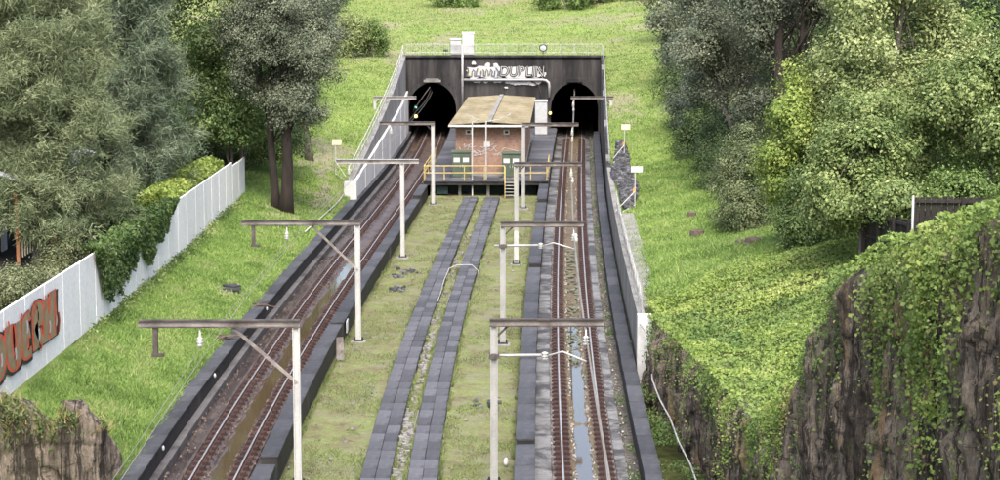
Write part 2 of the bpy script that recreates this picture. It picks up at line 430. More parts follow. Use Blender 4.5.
# leaves
M['blade'] = leafmat('grass_blade', [(0.116, 0.182, 0.05), (0.182, 0.286, 0.072), (0.231, 0.341, 0.094), (0.297, 0.341, 0.138)], 0.35, 0.7)
M['blade_moss'] = leafmat('moss_blade', [(0.106, 0.123, 0.056), (0.157, 0.19, 0.073), (0.207, 0.263, 0.084), (0.213, 0.196, 0.129)], 0.3, 0.8)
M['casu'] = leafmat('casuarina_needles', [(0.12, 0.154, 0.079), (0.204, 0.246, 0.13), (0.312, 0.348, 0.198)], 0.25, 0.7)
M['casu_blue'] = leafmat('casuarina_needles_dark', [(0.09, 0.126, 0.082), (0.15, 0.192, 0.12), (0.234, 0.276, 0.18)], 0.25, 0.7)
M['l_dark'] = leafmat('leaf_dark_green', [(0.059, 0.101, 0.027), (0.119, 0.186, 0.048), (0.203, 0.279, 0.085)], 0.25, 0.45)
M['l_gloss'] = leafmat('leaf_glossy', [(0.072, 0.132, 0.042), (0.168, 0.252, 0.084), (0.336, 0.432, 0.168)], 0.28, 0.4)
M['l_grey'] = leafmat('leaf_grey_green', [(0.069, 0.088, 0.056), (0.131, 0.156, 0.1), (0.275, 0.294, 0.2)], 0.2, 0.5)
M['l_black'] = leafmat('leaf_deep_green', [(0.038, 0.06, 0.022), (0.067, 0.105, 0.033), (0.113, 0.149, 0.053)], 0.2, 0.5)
M['l_lime'] = leafmat('leaf_lime', [(0.125, 0.185, 0.045), (0.25, 0.335, 0.075), (0.42, 0.48, 0.14)], 0.35, 0.45)
M['l_mid'] = leafmat('leaf_mid_green', [(0.07, 0.115, 0.035), (0.18, 0.245, 0.08), (0.36, 0.41, 0.16)], 0.3, 0.45)
M['l_pale'] = leafmat('leaf_pale_green', [(0.09, 0.125, 0.045), (0.23, 0.285, 0.105), (0.42, 0.46, 0.21)], 0.3, 0.45)
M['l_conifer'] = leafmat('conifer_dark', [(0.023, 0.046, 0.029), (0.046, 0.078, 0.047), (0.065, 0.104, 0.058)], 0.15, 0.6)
M['l_bush'] = leafmat('bush_olive', [(0.072, 0.094, 0.044), (0.143, 0.165, 0.077), (0.242, 0.253, 0.132)], 0.25, 0.5)
M['l_cone'] = leafmat('cone_bush_leaf', [(0.075, 0.103, 0.048), (0.138, 0.172, 0.081), (0.23, 0.259, 0.127)], 0.25, 0.5)
M['vine'] = leafmat('vine_leaf', [(0.1, 0.15, 0.032), (0.195, 0.28, 0.055), (0.265, 0.345, 0.08), (0.35, 0.405, 0.13)], 0.35, 0.45, big=(0.16, 0.24, 0.07), bigscale=0.3)
M['vine_dark'] = leafmat('vine_leaf_dark', [(0.066, 0.114, 0.026), (0.12, 0.192, 0.048), (0.18, 0.24, 0.072)], 0.3, 0.45)
M['ivy'] = leafmat('ivy_leaf', [(0.048, 0.084, 0.024), (0.084, 0.138, 0.038), (0.144, 0.192, 0.072)], 0.25, 0.45)

# ------------------------------------------------------------------ plan of the line
_cR = (-4.70256885e-07, 2.82559296e-04, -1.42002156e-02, 2.74971289)
_cL = (-3.17657092e-06, 1.26375435e-03, -1.30473129e-01, -5.73356849)
def _pl(c, y):
    y = np.asarray(y, float)
    yc = np.clip(y, 58, 199)
    s = np.polyval(np.polyder(np.array(c)), yc)
    return np.polyval(c, yc) + s * (y - yc)
def XR(y): return _pl(_cR, y)
def XL(y): return _pl(_cL, y)
PORTAL = 198.0
FENCE_X = -17.0
Y0 = 40.0

def cliff_x(y):
    return np.interp(y, [0, 30, 45, 60, 72, 80, 84], [8.6, 8.1, 7.7, 7.25, 6.75, 6.3, 6.05])
def eL(y): return XL(y) - 2.74
def eR(y):
    y = np.asarray(y, float)
    k = sstep(76, 87, y)
    return (cliff_x(y) + 1.15) * (1 - k) + (XR(y) + 2.9) * k
def z0L(y): return np.interp(y, [0, 139, 146, 198], [0.5, 0.5, 1.3, 7.75])
def zFL(y): return np.interp(y, [0, 68, 88, 105, 131, 150, 198], [3.2, 3.1, 2.75, 2.45, 2.25, 3.0, 7.9])
def z0R(y): return np.interp(y, [0, 32, 41.6, 46.6, 48.5, 51.5, 58, 70, 84, 148, 198], [14.9, 13.4, 11.2, 9.8, 8.4, 6.2, 3.7, 3.0, 2.2, 2.25, 7.8])
def rise(y): return np.interp(y, [198, 262, 330, 600], [0, 3.6, 10.5, 26])
def gz(x, y, noise=True):
    """height of the ground beside and beyond the cutting"""
    x = np.asarray(x, float); y = np.asarray(y, float)
    yc = np.minimum(y, 198.0)
    tl = np.maximum(eL(yc) - x, 0)
    k = np.clip(tl / 7.6, 0, 1); k = k * (1.35 - 0.35 * k)
    zl = z0L(yc) + (zFL(yc) - z0L(yc)) * k + np.maximum(tl - 7.6, 0) * 0.05
    # the lawn ends in a low rock face nearest the bridge
    stepdown = sstep(62.7, 63.1, y) 
    zl = np.where((x < -12.75), np.minimum(zl, -0.3 + (zl + 0.3) * stepdown), zl)
    tr = np.maximum(x - eR(yc), 0)
    sl = np.interp(yc, [0, 50, 85, 105, 198], [0.2, 0.3, 0.36, 0.15, 0.13])
    zr = z0R(yc) + np.minimum(tr, 10) * sl + np.maximum(tr - 10, 0) * 0.06
    zr = zr + .45 * np.exp(-((x - 19.5) / 4.0) ** 2 - ((yc - 66) / 7.0) ** 2)
    mid = 0.5 * (eL(yc) + eR(yc))
    z = np.where(x < mid, zl, zr)
    # level crown over the portal, blending the two sides
    w = np.clip((x - eL(yc)) / (eR(yc) - eL(yc)), 0, 1)
    over = z0L(198.0) * (1 - w) + z0R(198.0) * w
    z = np.where((y >= 198.0) & (x > eL(yc)) & (x < eR(yc)), over, z)
    z = z + rise(y)
    if noise:
        e = np.minimum(1, np.minimum(np.abs(x - eL(yc)), np.abs(x - eR(yc))) / 2.0)
        z = z + (fbm(x * 0.45, y * 0.3, 0, 4) - 0.5) * 0.45 * e + (fbm(x * 2.1, y * 1.5, 3, 3) - 0.5) * 0.12 * e
    return z
def mz(x, y):
    """height of the mossy strip between the tracks"""
    return -0.33 + (fbm(np.asarray(x) * 0.8, np.asarray(y) * 0.5, 7, 4) - 0.5) * 0.22

# ------------------------------------------------------------------ ground (one sheet to the horizon)
def blob(x, y, cx, cy, rx, ry):
    d = np.sqrt(((x - cx) / rx) ** 2 + ((y - cy) / ry) ** 2) + (fbm(x * 1.6, y * 0.8, 2, 5) - 0.5) * 2.4
    return .75 * (1 - sstep(0.35, 1.1, d))
DIRT = [(-13.2, 152, 2.2, 7.5), (-12.2, 137, 1.3, 6.5), (-14.1, 129, 1.6, 5.0), (-13.6, 99, 0.55, 1.6),
        (-13.0, 63.5, 1.1, 1.4), (10.3, 172, 1.6, 9.0), (13.2, 112, 1.2, 3)]
def dirt_at(x, y):
    d = np.zeros_like(x)
    for b in DIRT: d = np.maximum(d, blob(x, y, *b))
    far = sstep(0.56, 0.7, fbm(x * 0.16, y * 0.09, 1, 4)) * sstep(150, 200, y) * 0.55
    return np.clip(np.maximum(d, far), 0, 1)
def soil_at(x, y):
    right = 1 - sstep(84, 92, y - 0.25 * (x - 6) + (fbm(x * 0.5, y * 0.3, 4, 3) - 0.5) * 8)
    left = (1 - sstep(FENCE_X - .35, FENCE_X - .15, x)) * (1 - sstep(132, 137, y + (fbm(x * .5, y * .3, 4, 3) - .5) * 4))     # ground colour set darker behind the fence
    wood = sstep(0, 1.5, x - np.interp(y, [88, 105, 118, 150, 176, 200, 215], [13.5, 14.0, 13.2, 14.2, 15.2, 16.5, 18]) + (fbm(x * .6, y * .3, 8, 3) - .5) * 2) * (1 - sstep(215, 225, y))
    wood2 = sstep(0, 1.5, -16.2 - x + (fbm(x * .6, y * .3, 8, 3) - .5) * 2) * sstep(132, 136, y) * (1 - sstep(195, 205, y))
    return np.where(x > 0, np.maximum(right, wood), np.maximum(left, wood2))

ys = np.concatenate([np.arange(0, 40, 2.0), np.arange(40, 61, 0.7), np.arange(61, 63.2, 0.12), np.arange(63.2, 110, 0.45), np.arange(110, 197.9, 0.8), [197.95, 198.0],
                     np.arange(198.8, 270, 1.2), np.arange(270, 400, 6), np.arange(400, 900, 40)])
tl = np.concatenate([[0], np.linspace(0.15, 10, 40), np.geomspace(10.5, 700, 28)])
tr = np.concatenate([[0], np.linspace(0.2, 13, 44), np.geomspace(13.6, 700, 26)])
wm = np.linspace(0, 1, 25)
V, A_d, A_m, A_s = [], [], [], []
nl, nm, nr = len(tl), 4 + len(wm), len(tr)
for y in ys:
    L_, R_ = float(eL(min(y, 198))), float(eR(min(y, 198)))
    xl = L_ - tl[::-1]; xr = R_ + tr
    ml, mr = float(XL(y)) + 2.15, float(XR(y)) - 2.36
    if y < 198.0 - 1e-6:
        xm = np.concatenate([[L_ + 0.01, ml - 0.01], ml + (mr - ml) * wm, [mr + 0.01, R_ - 0.01]])
        zm = np.concatenate([[-0.7, -0.7], mz(ml + (mr - ml) * wm, np.full(len(wm), y)), [-0.7, -0.7]])
        mo = np.concatenate([[1, 1], np.ones(len(wm)), [1, 1]])
    else:
        ww = np.linspace(0.002, 0.998, nm)
        xm = L_ + (R_ - L_) * ww
        zm = gz(xm, np.full(nm, y)); mo = np.zeros(nm)
    x = np.concatenate([xl, xm, xr])
    yy = np.full(len(x), y)
    z = np.concatenate([gz(xl, yy[:nl]), zm, gz(xr, yy[:nr])])
    V.append(np.stack([x, yy, z], 1))
    A_d.append(dirt_at(x, yy)); A_m.append(np.concatenate([np.zeros(nl), mo, np.zeros(nr)]))
    sa = soil_at(x, yy)
    if y < 198.0 - 1e-6: sa[nl:nl + nm] = 0; sa[nl:nl + 2] = 1; sa[nl + nm - 2:nl + nm] = 1
    A_s.append(sa)
n_c = nl + nm + nr
V = np.concatenate(V)
r, cidx = np.meshgrid(np.arange(len(ys) - 1), np.arange(n_c - 1), indexing='ij')
a = r * n_c + cidx
FQ = np.stack([a, a + 1, a + 1 + n_c, a + n_c], -1).reshape(-1, 4)
jump = int(np.where(np.isclose(ys, 197.95))[0][0])
keep = ~((r == jump) & (cidx >= nl - 1) & (cidx < nl + nm)).ravel()
ground = np_mesh('ground', V, FQ[keep], M['ground'], smooth=True, attrs={'dirt': np.concatenate(A_d), 'moss': np.concatenate(A_m), 'soil': np.concatenate(A_s), 'dry': np.clip(sstep(140, 215, V[:, 1]) * .75 * (fbm(V[:, 0] * .12, V[:, 1] * .07, 3, 4) * 1.7 - .15), 0, .9)})
tag(ground, 'bright green grassy banks and mossy strip around the railway cutting', kind='structure')

# ------------------------------------------------------------------ grass blades
def blades(name, x, y, z, h, w, mat, label, lean=0.5):
    n = len(x)
    a = RNG.random(n) * 2 * math.pi
    hh = h * (0.5 + RNG.random(n)); ww = w * (0.6 + 0.8 * RNG.random(n))
    dx, dy = np.cos(a) * ww, np.sin(a) * ww
    lx, ly = RNG.normal(0, lean, n) * hh, RNG.normal(0, lean, n) * hh
    v = np.stack([np.stack([x - dx, y - dy, z - 0.02], 1), np.stack([x + dx, y + dy, z - 0.02], 1), np.stack([x + lx, y + ly, z + hh], 1)], 1)
    f = np.arange(3 * n).reshape(n, 3)
    return tag(np_mesh(name, v.reshape(-1, 3), f, mat), label, kind='stuff')
def sample_y(n, y0, y1, k=1.6):
    u = RNG.random(n)
    return (y0 ** (1 - k) + u * (y1 ** (1 - k) - y0 ** (1 - k))) ** (1 / (1 - k))
n = 150000
y = sample_y(n, 61.6, 200); x = eL(y) - 0.05 - RNG.random(n) ** 0.9 * np.where(y < 133, np.maximum(eL(y) - FENCE_X - 0.1, 1), 9.0)
m = RNG.random(n) > dirt_at(x, y) * 0.93
x, y = x[m], y[m]
blades('grass', x, y, gz(x, y), 0.085 + 0.05 * fbm(x, y, 0, 3), 0.022 + 0.00012 * y, M['blade'], 'bright green short grass on the bank below the white fence')
n = 130000
y = sample_y(n, 84, 200); x = eR(y) + 0.1 + RNG.random(n) * 11
m = (RNG.random(n) > dirt_at(x, y) * 0.93) & (RNG.random(n) > soil_at(x, y))
x, y = x[m], y[m]
blades('grass', x, y, gz(x, y), 0.085 + 0.05 * fbm(x, y, 0, 3), 0.022 + 0.00012 * y, M['blade'], 'bright green lawn grass on the bank beside the wooden fence and shrubs')
n = 40000
y = 198.8 + RNG.random(n) * 75; x = -24 + RNG.random(n) * 46
m = RNG.random(n) > dirt_at(x, y) * 0.9
x, y = x[m], y[m]
blades('grass', x, y, gz(x, y), 0.14, 0.06, M['blade'], 'grass covering the hill above the tunnel portal')
n = 130000
y = sample_y(n, 58, 149); u = RNG.random(n); a0, b0 = XL(y) + 2.2, XR(y) - 2.42
x = a0 + (b0 - a0) * u
o1 = x - XL(y)
m = ~(((o1 > 4.85) & (o1 < 6.1)) | ((o1 > 6.5) & (o1 < 7.7))) & (fbm(x * 0.9, y * 0.5, 9, 4) > 0.43 + 0.12 * RNG.random(n))
x, y = x[m], y[m]
blades('grass', x, y, mz(x, y), 0.04 + 0.05 * fbm(x, y, 0, 3), 0.02, M['blade_moss'], 'patchy yellow green moss and weeds between the two tracks', 0.7)

# ------------------------------------------------------------------ track beds, rails, water
TY = np.concatenate([np.arange(Y0, 200, 1.0), np.arange(200, 262, 4.0)])
def jitter_sweep(name, x0, x1, z, fn, mat, parent, amp=0.03, nx=5, ys=None, seed=0):
    nx = 13 if name == 'channel_floor' else nx
    ys = np.arange(Y0, 262, 0.4) if ys is None else ys
    o = np.linspace(x0, x1, nx)
    yy, oo = np.meshgrid(ys, o, indexing='ij')
    xx = fn(yy) + oo
    zz = z + (fbm(xx * 1.3 + seed, yy * 0.8, seed, 4) - 0.5) * 2 * amp
    if name == 'channel_floor': zz = zz + .15 * (np.abs(oo) / .45) ** 2.5
    V = np.stack([xx, yy, zz], -1).reshape(-1, 3)
    r, c = np.meshgrid(np.arange(len(ys) - 1), np.arange(nx - 1), indexing='ij')
    a = r * nx + c
    F = np.stack([a, a + 1, a + 1 + nx, a + nx], -1).reshape(-1, 4)
    return np_mesh(name, V, F, mat, parent, smooth=True)

def bed(name, fn, parts, label):
    root = thing(name, (float(fn(Y0)), Y0, -0.7), label, 'track bed')
    root['kind'] = 'structure'; del root['category']
    for nm, x0, x1, z, mt, amp in parts:
        if amp < 0.02:      # solid kerbs and plinths
            mb = MB(); mb.sweep([(x0, -0.7), (x0, z - 0.02), (x0 + 0.02, z), (x1 - 0.02, z), (x1, z - 0.02), (x1, -0.7)], fn, TY)
            mb.build(nm, M[mt], root)
        else:
            jitter_sweep(nm, x0 - 0.05, x1 + 0.05, z, fn, M[mt], root, amp, seed=int(abs(x0) * 13))
    return root
bed('track_bed', XL, [('ledge', -2.12, -1.82, 0.0, 'bed_dark', 0.01), ('drain_floor', -1.82, -1.25, -0.34, 'bed_brown', 0.05), ('kerb', -1.25, -1.12, -0.14, 'plinth_l', 0.01),
    ('plinth', -1.12, -0.45, -0.2, 'plinth_l', 0.01), ('channel_floor', -0.45, 0.45, -0.36, 'plinth_l', 0.06), ('plinth', 0.45, 1.12, -0.2, 'plinth_l', 0.01), ('side_gutter', 1.12, 1.58, -0.3, 'bed_brown', 0.05)],
    'wet brown concrete bed of the track beside the white fence bank')
bed('track_bed', XR, [('ledge', -1.74, -1.14, -0.14, 'bed_light', 0.01), ('plinth', -1.14, -0.42, -0.2, 'plinth_r', 0.01), ('channel_floor', -0.42, 0.42, -0.32, 'channel', 0.06),
    ('plinth', 0.42, 1.1, -0.2, 'plinth_r', 0.01), ('ledge', 1.1, 1.5, -0.15, 'bed_light', 0.01), ('ballast', 1.5, 1.9, -0.22, 'ballast', 0.12)],
    'pale concrete bed of the track with puddles beside the retaining wall')
# standing water lies level; the uneven channel floor shapes its edge
def puddle(fn, o0, o1, y0, y1, z, label):
    mb = MB(); mb.sweep([(o0, z), (o1, z)], fn, np.linspace(y0, y1, 60), closed=False)
    o = mb.build('puddle', M['water'], None); tag(o, label, kind='structure')
puddle(XR, -0.42, 0.42, Y0, 74.5, -0.25, 'shallow sky-reflecting water between the rails of the pale track')
puddle(XR, -0.42, 0.42, 74.5, 96, -0.285, 'brown water between the rails of the pale track below the arm')
puddle(XR, -0.42, 0.42, 112, 150, -0.35, 'thin rust coloured water between the rails towards the tunnel')
puddle(XL, -0.42, 0.42, Y0, 120, -0.32, 'brown water standing between the rails of the rusty track')
puddle(XL, -1.82, -1.25, Y0, 150, -0.36, 'dark water lying in the side drain of the rusty track')

def track(fn, label, clipmat):
    root = thing('railway_track', (float(fn(Y0)), Y0, 0), label, 'railway track')
    for s in (-1, 1):
        g = lambda y, s=s: fn(y) + s * 0.7525
        mb = MB(); mb.sweep([(-0.075, -0.165), (-0.07, -0.14), (-0.015, -0.12), (-0.012, -0.045), (-0.036, -0.035), (-0.036, -0.012), (0.036, -0.012), (0.036, -0.035), (0.012, -0.045), (0.015, -0.12), (0.07, -0.14), (0.075, -0.165)], g, TY)
        rail = mb.build('rail', M['rail_rust'], root)
        mb = MB(); mb.sweep([(-0.034, -0.0115), (-0.028, 0.0), (0.028, 0.0), (0.034, -0.0115)], g, TY)
        mb.build('rail_head', M['rail_top'], rail)
    mb = MB()
    for s in (-1, 1):
        for y in np.arange(56, 198, 0.74):
            x = float(fn(y)) + s * 0.7525
            for k in (-1, 1):
                j = random.uniform(-0.02, 0.02)
                mb.box((x + k * 0.165, y + j, -0.13), (0.17, 0.3, 0.13))
                mb.box((x + k * 0.27, y + j, -0.17), (0.08, 0.2, 0.06))
    f = mb.build('rail_fastenings', M['clip'], root); f['kind'] = 'stuff'
    # conduit lying beside the rail
    return root
track(XL, 'rusty brown railway track running past the white fence bank into the tunnel', M['clip'])
track(XR, 'railway track with puddles between its rails running past the retaining wall', M['clip'])
# algae sheets and litter in the dry stretch of the channel
mb = MB()
for i in range(220):
    y = random.uniform(86, 122); x = float(XR(y)) + random.uniform(-0.36, 0.36)
    s = random.uniform(0.05, 0.16); k = random.randint(5, 7)
    a0 = random.random() * 6
    ring = [(x + s * math.cos(a0 + 6.283 * q / k) * random.uniform(.6, 1.2), y + 1.6 * s * math.sin(a0 + 6.283 * q / k) * random.uniform(.6, 1.2), -0.245 + random.uniform(0, .02)) for q in range(k)]
    mb.add(ring + [(x, y, -0.22)], [(q, (q + 1) % k, k) for q in range(k)])
o = mb.build('debris', M['algae'], None); tag(o, 'pale scraps and algae flakes lying between the rails', kind='stuff')

# ------------------------------------------------------------------ capped walls along the tracks
cap_src = {}
def cap_mesh(w, l):
    key = (w, l)
    if key not in cap_src:
        mb = MB(); mb.box((0, 0, 0), (w, l, 0.085))
        o = mb.build('cap_slab', M['slab'], None, bevel=0)
        bm = bmesh.new(); bm.from_mesh(o.data); bmesh.ops.bevel(bm, geom=bm.edges[:], offset=0.012, segments=1, affect='EDGES'); bm.to_mesh(o.data); bm.free()
        cap_src[key] = o.data
        bpy.data.objects.remove(o)
    return cap_src[key]
def capped_wall(fn, o0, o1, z_top, z_base, label, y0, y1, gaps=(), zvar=None):
    root = thing('track_wall', (float(fn(y0)) + (o0 + o1) / 2, y0, z_base), label, 'wall')
    w = round(o1 - o0, 3); L = 2.8
    segs = []; s = y0
    for g0, g1 in list(gaps) + [(y1, y1)]:
        segs.append((s, g0)); s = g1
    for i, (a, b) in enumerate(segs):
        dz = (zvar[i % len(zvar)] if zvar else 0)
        n = max(1, round((b - a) / L)); l = (b - a) / n
        mb = MB()
        inset = 0.035
        mb.sweep([(o0 + inset, z_base), (o0 + inset, z_top - 0.09 + dz), (o1 - inset, z_top - 0.09 + dz), (o1 - inset, z_base)], fn, np.linspace(a + 0.03, b - 0.03, max(3, int((b - a) / 2))))
        mb.build('wall_body', M['wallbody'], root)
        for k in range(n):
            y = a + (k + 0.5) * l
            ang = -math.atan2(float(fn(y + 1) - fn(y - 1)), 2.0)
            o = bpy.data.objects.new('cap_slab', cap_mesh(w, 2.77)); COL.objects.link(o); o.parent = root
            p = np.array((float(fn(y)) + (o0 + o1) / 2 + random.uniform(-.012, .012), y, z_top - 0.043 + dz + random.uniform(-.008, .008)))
            o.location = tuple(p - parent_loc(root)); o.rotation_euler = (random.uniform(-.004, .004), random.uniform(-.012, .012), ang + random.uniform(-.004, .004))
            o.scale = (1, (l - 0.03) / 2.77, 1)
    for g0, g1 in gaps:     # the low saddle between two runs of wall, with its sloped end block
        ym = (g0 + g1) / 2
        mb = MB(); mb.sweep([(o0 + 0.06, z_base), (o0 + 0.06, z_top - 0.5), (o1 - 0.06, z_top - 0.5), (o1 - 0.06, z_base)], fn, [g0 - 0.02, g1 + 0.02])
        mb.build('saddle', M['concrete'], root)
        x = float(fn(g0)) + (o0 + o1) / 2
        mb = MB(); hw = w / 2 - 0.02
        mb.add([(x - hw, g0 + .02, z_top - 0.02), (x + hw, g0 + .02, z_top - 0.02), (x + hw, g0 + 0.55, z_top - 0.42), (x - hw, g0 + 0.25, z_top - 0.42), (x - hw, g0 + .02, z_base), (x + hw, g0 + .02, z_base), (x + hw, g0 + 0.55, z_base), (x - hw, g0 + 0.25, z_base)],
               [(0, 1, 2, 3), (4, 7, 6, 5), (0, 4, 5, 1), (1, 5, 6, 2), (2, 6, 7, 3), (3, 7, 4, 0)])
        mb.build('end_block', M['slab'], root)
    return root
capped_wall(XL, -2.74, -2.1, 0.6, -0.6, 'dark capped wall at the foot of the grass bank below the white fence', 42, 197.6)
capped_wall(XL, 1.56, 2.2, 0.6, -0.6, 'dark capped wall between the rusty track and the mossy strip', 42, 149.4, gaps=[(65.6, 66.5), (91.5, 92.3), (118, 118.8), (141.5, 142.5)], zvar=[0.0, 0.05, 0.0, -0.08, 0.1])
capped_wall(XR, -2.41, -1.72, 0.55, -0.6, 'dark capped wall between the mossy strip and the puddled track', 42, 149.4, gaps=[(68.4, 69.4), (109.5, 110.8), (139, 140)], zvar=[0.05, 0.0, 0.05, 0.2])
capped_wall(XR, 1.88, 2.46, 0.6, -0.6, 'dark capped wall between the puddled track and the retaining wall', 42, 197.6)
# weep pipes and pale chips on the walls
for i, (y, d) in enumerate([(68.6, 0), (81, 0), (97, 0)]):
    mb = MB(); x = float(XL(y)) - 2.1
    mb.lathe((x + 0.02, y, 0.32), [(0.03, 0), (0.055, 0.05), (0.055, 0.12), (0.03, 0.17)], 8)
    o = mb.build('marker_cap', M['white'], None)
    tag(o, ['small white marker on the wall foot nearest the rock outcrop', 'small white marker on the wall below the graffiti fence', 'small white marker on the wall below the ivy clad fence'][i], 'marker')
# small white plates and a leaning board on the mossy side of the wall
mb = MB(); y = 93.2; x = float(XL(y)) + 2.26
mb.box((x, y, 0.25), (0.05, 0.85, 0.55)); o = mb.build('white_box', M['white'], None, bevel=0.01); tag(o, 'white plate fixed to the dark wall behind a mast', 'plate')
mb = MB(); y = 88.2; x = float(XL(y)) + 2.5
mb.add([(x - .2, y - .5, -.3), (x + .15, y - .62, -.3), (x + .05, y + .15, .62), (x - .22, y + .1, .62), (x - .25, y - .45, -.3), (x + .1, y - .57, -.3), (x, y + .2, .62), (x - .27, y + .15, .62)],
       [(0, 1, 2, 3), (7, 6, 5, 4), (0, 4, 5, 1), (1, 5, 6, 2), (2, 6, 7, 3), (3, 7, 4, 0)])
o = mb.build('leaning_board', M['plinth_r'], None); tag(o, 'brown weathered board leaning against the dark wall by a mast foot', 'board')

# ------------------------------------------------------------------ cable troughs with lids
tile_me = None
def trough(o0, label, hose):
    global tile_me
    fn = XL; ya, yb = 56.0, 149.0
    root = thing('cable_trough', (float(fn(ya)) + o0 + 0.5, ya, -0.4), label, 'cable trough')
    mb = MB(); mb.sweep([(o0 - 0.02, -0.5), (o0 - 0.02, -0.17), (o0 + 1.04, -0.17), (o0 + 1.04, -0.5)], fn, np.arange(ya, yb + .1, 2.0))
    mb.build('trough_body', M['wallbody'], root)
    if tile_me is None:
        mb = MB(); mb.box((0, 0, 0), (0.5, 1.27, 0.07))
        o = mb.build('lid', M['slab_tile'], None)
        bm = bmesh.new(); bm.from_mesh(o.data); bmesh.ops.bevel(bm, geom=bm.edges[:], offset=0.012, segments=1, affect='EDGES'); bm.to_mesh(o.data); bm.free()
        tile_me = o.data; bpy.data.objects.remove(o)
    n = int((yb - ya) / 1.3)
    for i in range(n):
        y = ya + (i + 0.5) * 1.3
        ang = -math.atan2(float(fn(y + 1) - fn(y - 1)), 2.0)
        for k in (0, 1):
            o = bpy.data.objects.new('lid', tile_me); COL.objects.link(o); o.parent = root
            p = np.array((float(fn(y)) + o0 + 0.255 + k * 0.515 + random.uniform(-.008, .008), y + random.uniform(-.01, .01), -0.125 + random.uniform(-.009, .009)))
            o.location = tuple(p - parent_loc(root)); o.rotation_euler = (random.uniform(-.012, .012), random.uniform(-.014, .014), ang + random.uniform(-.008, .008))
    return root
trough(4.98, 'row of paired grey concrete lids, the trough closer to the rusty track', 0)
trough(6.6, 'row of paired grey concrete lids, the trough closer to the puddled track', 1)
mb = MB(); pts = []
for y in np.arange(56, 112, 1.0):
    pts.append((float(XL(y)) + 6.52 + 0.03 * math.sin(y * 0.5) + 0.03 * math.sin(y * .23), y, -0.25))
mb.tube(pts, 0.022, 6); o = mb.build('cable', M['stone'], None, smooth=True); tag(o, 'pale cable lying in the gap between the two lid rows', 'cable')
mb = MB()
for i in range(230):
    y = random.choice([random.gauss(72, 5), random.gauss(90, 5), random.uniform(58, 130)]); x = float(XL(y)) + random.uniform(6.06, 6.44)
    s = random.uniform(0.04, 0.15)
    mb.box((x, y, -0.3 + s * .4), (s * random.uniform(.8, 1.6), s * random.uniform(1, 2.2), s), random.random() * 3, random.uniform(-.3, .3))
for i in range(90):
    y = random.uniform(58, 146); x = float(XL(y)) + random.choice([random.uniform(2.3, 4.8), random.uniform(7.8, 9.9)]); s = random.uniform(0.03, 0.1)
    mb.box((x, y, -0.32 + s * .4), (s * random.uniform(.8, 1.6), s * random.uniform(1, 2), s), random.random() * 3, random.uniform(-.3, .3))
o = mb.build('rubble', M['stone'], None); tag(o, 'pale stones scattered between and beside the lid rows', kind='stuff')
# bent conduit crossing the troughs
mb = MB(); y = 106.5; x = float(XL(y))
mb.tube([(x + 5.9, y - 4.5, -0.1), (x + 6.02, y - 3.0, 0.1), (x + 6.15, y - 1.2, 0.5), (x + 6.4, y, 0.95), (x + 6.8, y + .2, 1.1), (x + 7.6, y + .3, 1.1), (x + 7.95, y + .2, 0.8), (x + 8.05, y + .1, -0.3)], 0.022, 6)
o = mb.build('conduit', M['steel'], None, smooth=True); tag(o, 'thin pale conduit arched over the lid row', 'conduit')
# dark clumps and ballast heaps on the mossy strip
for i, (x, y) in enumerate([(-5.9, 111.5), (-5.2, 113.0), (-0.35, 78.6), (-5.6, 107)]):
    mb = MB()
    for k in range(14):
        s = random.uniform(0.06, 0.16); mb.box((x + random.gauss(0, .28), y + random.gauss(0, .4), -0.3 + s * .4), (s * 1.4, s * 1.6, s), random.random() * 3, random.uniform(-.6, .6))
    o = mb.build('stone_heap', M['rubble'], None)
    tag(o, ['dark heap of rubble near the wall behind a mast', 'second dark heap of rubble beside the first behind a mast', 'broken dark fragments beside the mast of the puddled track', 'low heap of rubble by the plated wall'][i], 'rubble heap', kind='stuff')
mb = MB(); y = 68.9; x = float(XR(y)) - 2.75
mb.lathe((x, y, -.3), [(.07, 0), (.08, .08), (.08, .2), (.05, .26), (.03, .28)], 10)
o = mb.build('cable_pit_head', M['white'], None, smooth=True); tag(o, 'stubby white post beside a mast in the moss', 'marker')

# ------------------------------------------------------------------ tunnel portal
def arch_pts(cx, hw, zs, zt, n=18, z_base=-0.7):
    """outline of a tunnel mouth from bottom start over the crown"""
    pts = [(cx - hw, z_base)]
    for k in range(n + 1):
        a = math.pi - math.pi * k / n
        pts.append((cx + hw * math.cos(a), zs + (zt - zs) * math.sin(a)))
    pts.append((cx + hw, z_base))
    return pts
MOUTHS = [(float(XL(198)), XL), (float(XR(198)), XR)]
HW, ZS, ZT = 2.36, 2.75, 5.4
px0, px1 = float(eL(198)) - 0.02, float(eR(198)) + 0.02
portal = thing('tunnel_portal', (0, PORTAL, 0), 'dark stained concrete headwall with two arched rail tunnel mouths', 'tunnel portal')
def wall_poly(x0, x1, z0, z1, mouths):
    poly = [(x0, z0)]
    for cx in mouths: poly += arch_pts(cx, HW, ZS, ZT, z_base=z0)
    return poly + [(x1, z0), (x1, z1), (x0, z1)]
poly = wall_poly(px0, px1, -0.7, 8.0, [m[0] for m in MOUTHS])
bm = bmesh.new()
vs = [bm.verts.new((x, PORTAL - 0.3, z)) for x, z in poly]
face = bm.faces.new(vs)
ret = bmesh.ops.extrude_face_region(bm, geom=[face])
bmesh.ops.translate(bm, verts=[e for e in ret['geom'] if isinstance(e, bmesh.types.BMVert)], vec=(0, 0.7, 0))
bmesh.ops.triangulate(bm, faces=[f for f in bm.faces if len(f.verts) > 4])
bmesh.ops.recalc_face_normals(bm, faces=bm.faces)
me = bpy.data.meshes.new('headwall'); bm.to_mesh(me); bm.free(); me.materials.append(M['head'])
me.transform(__import__('mathutils').Matrix.Translation((0, -PORTAL, 0)))
o = bpy.data.objects.new('headwall', me); COL.objects.link(o); o.parent = portal
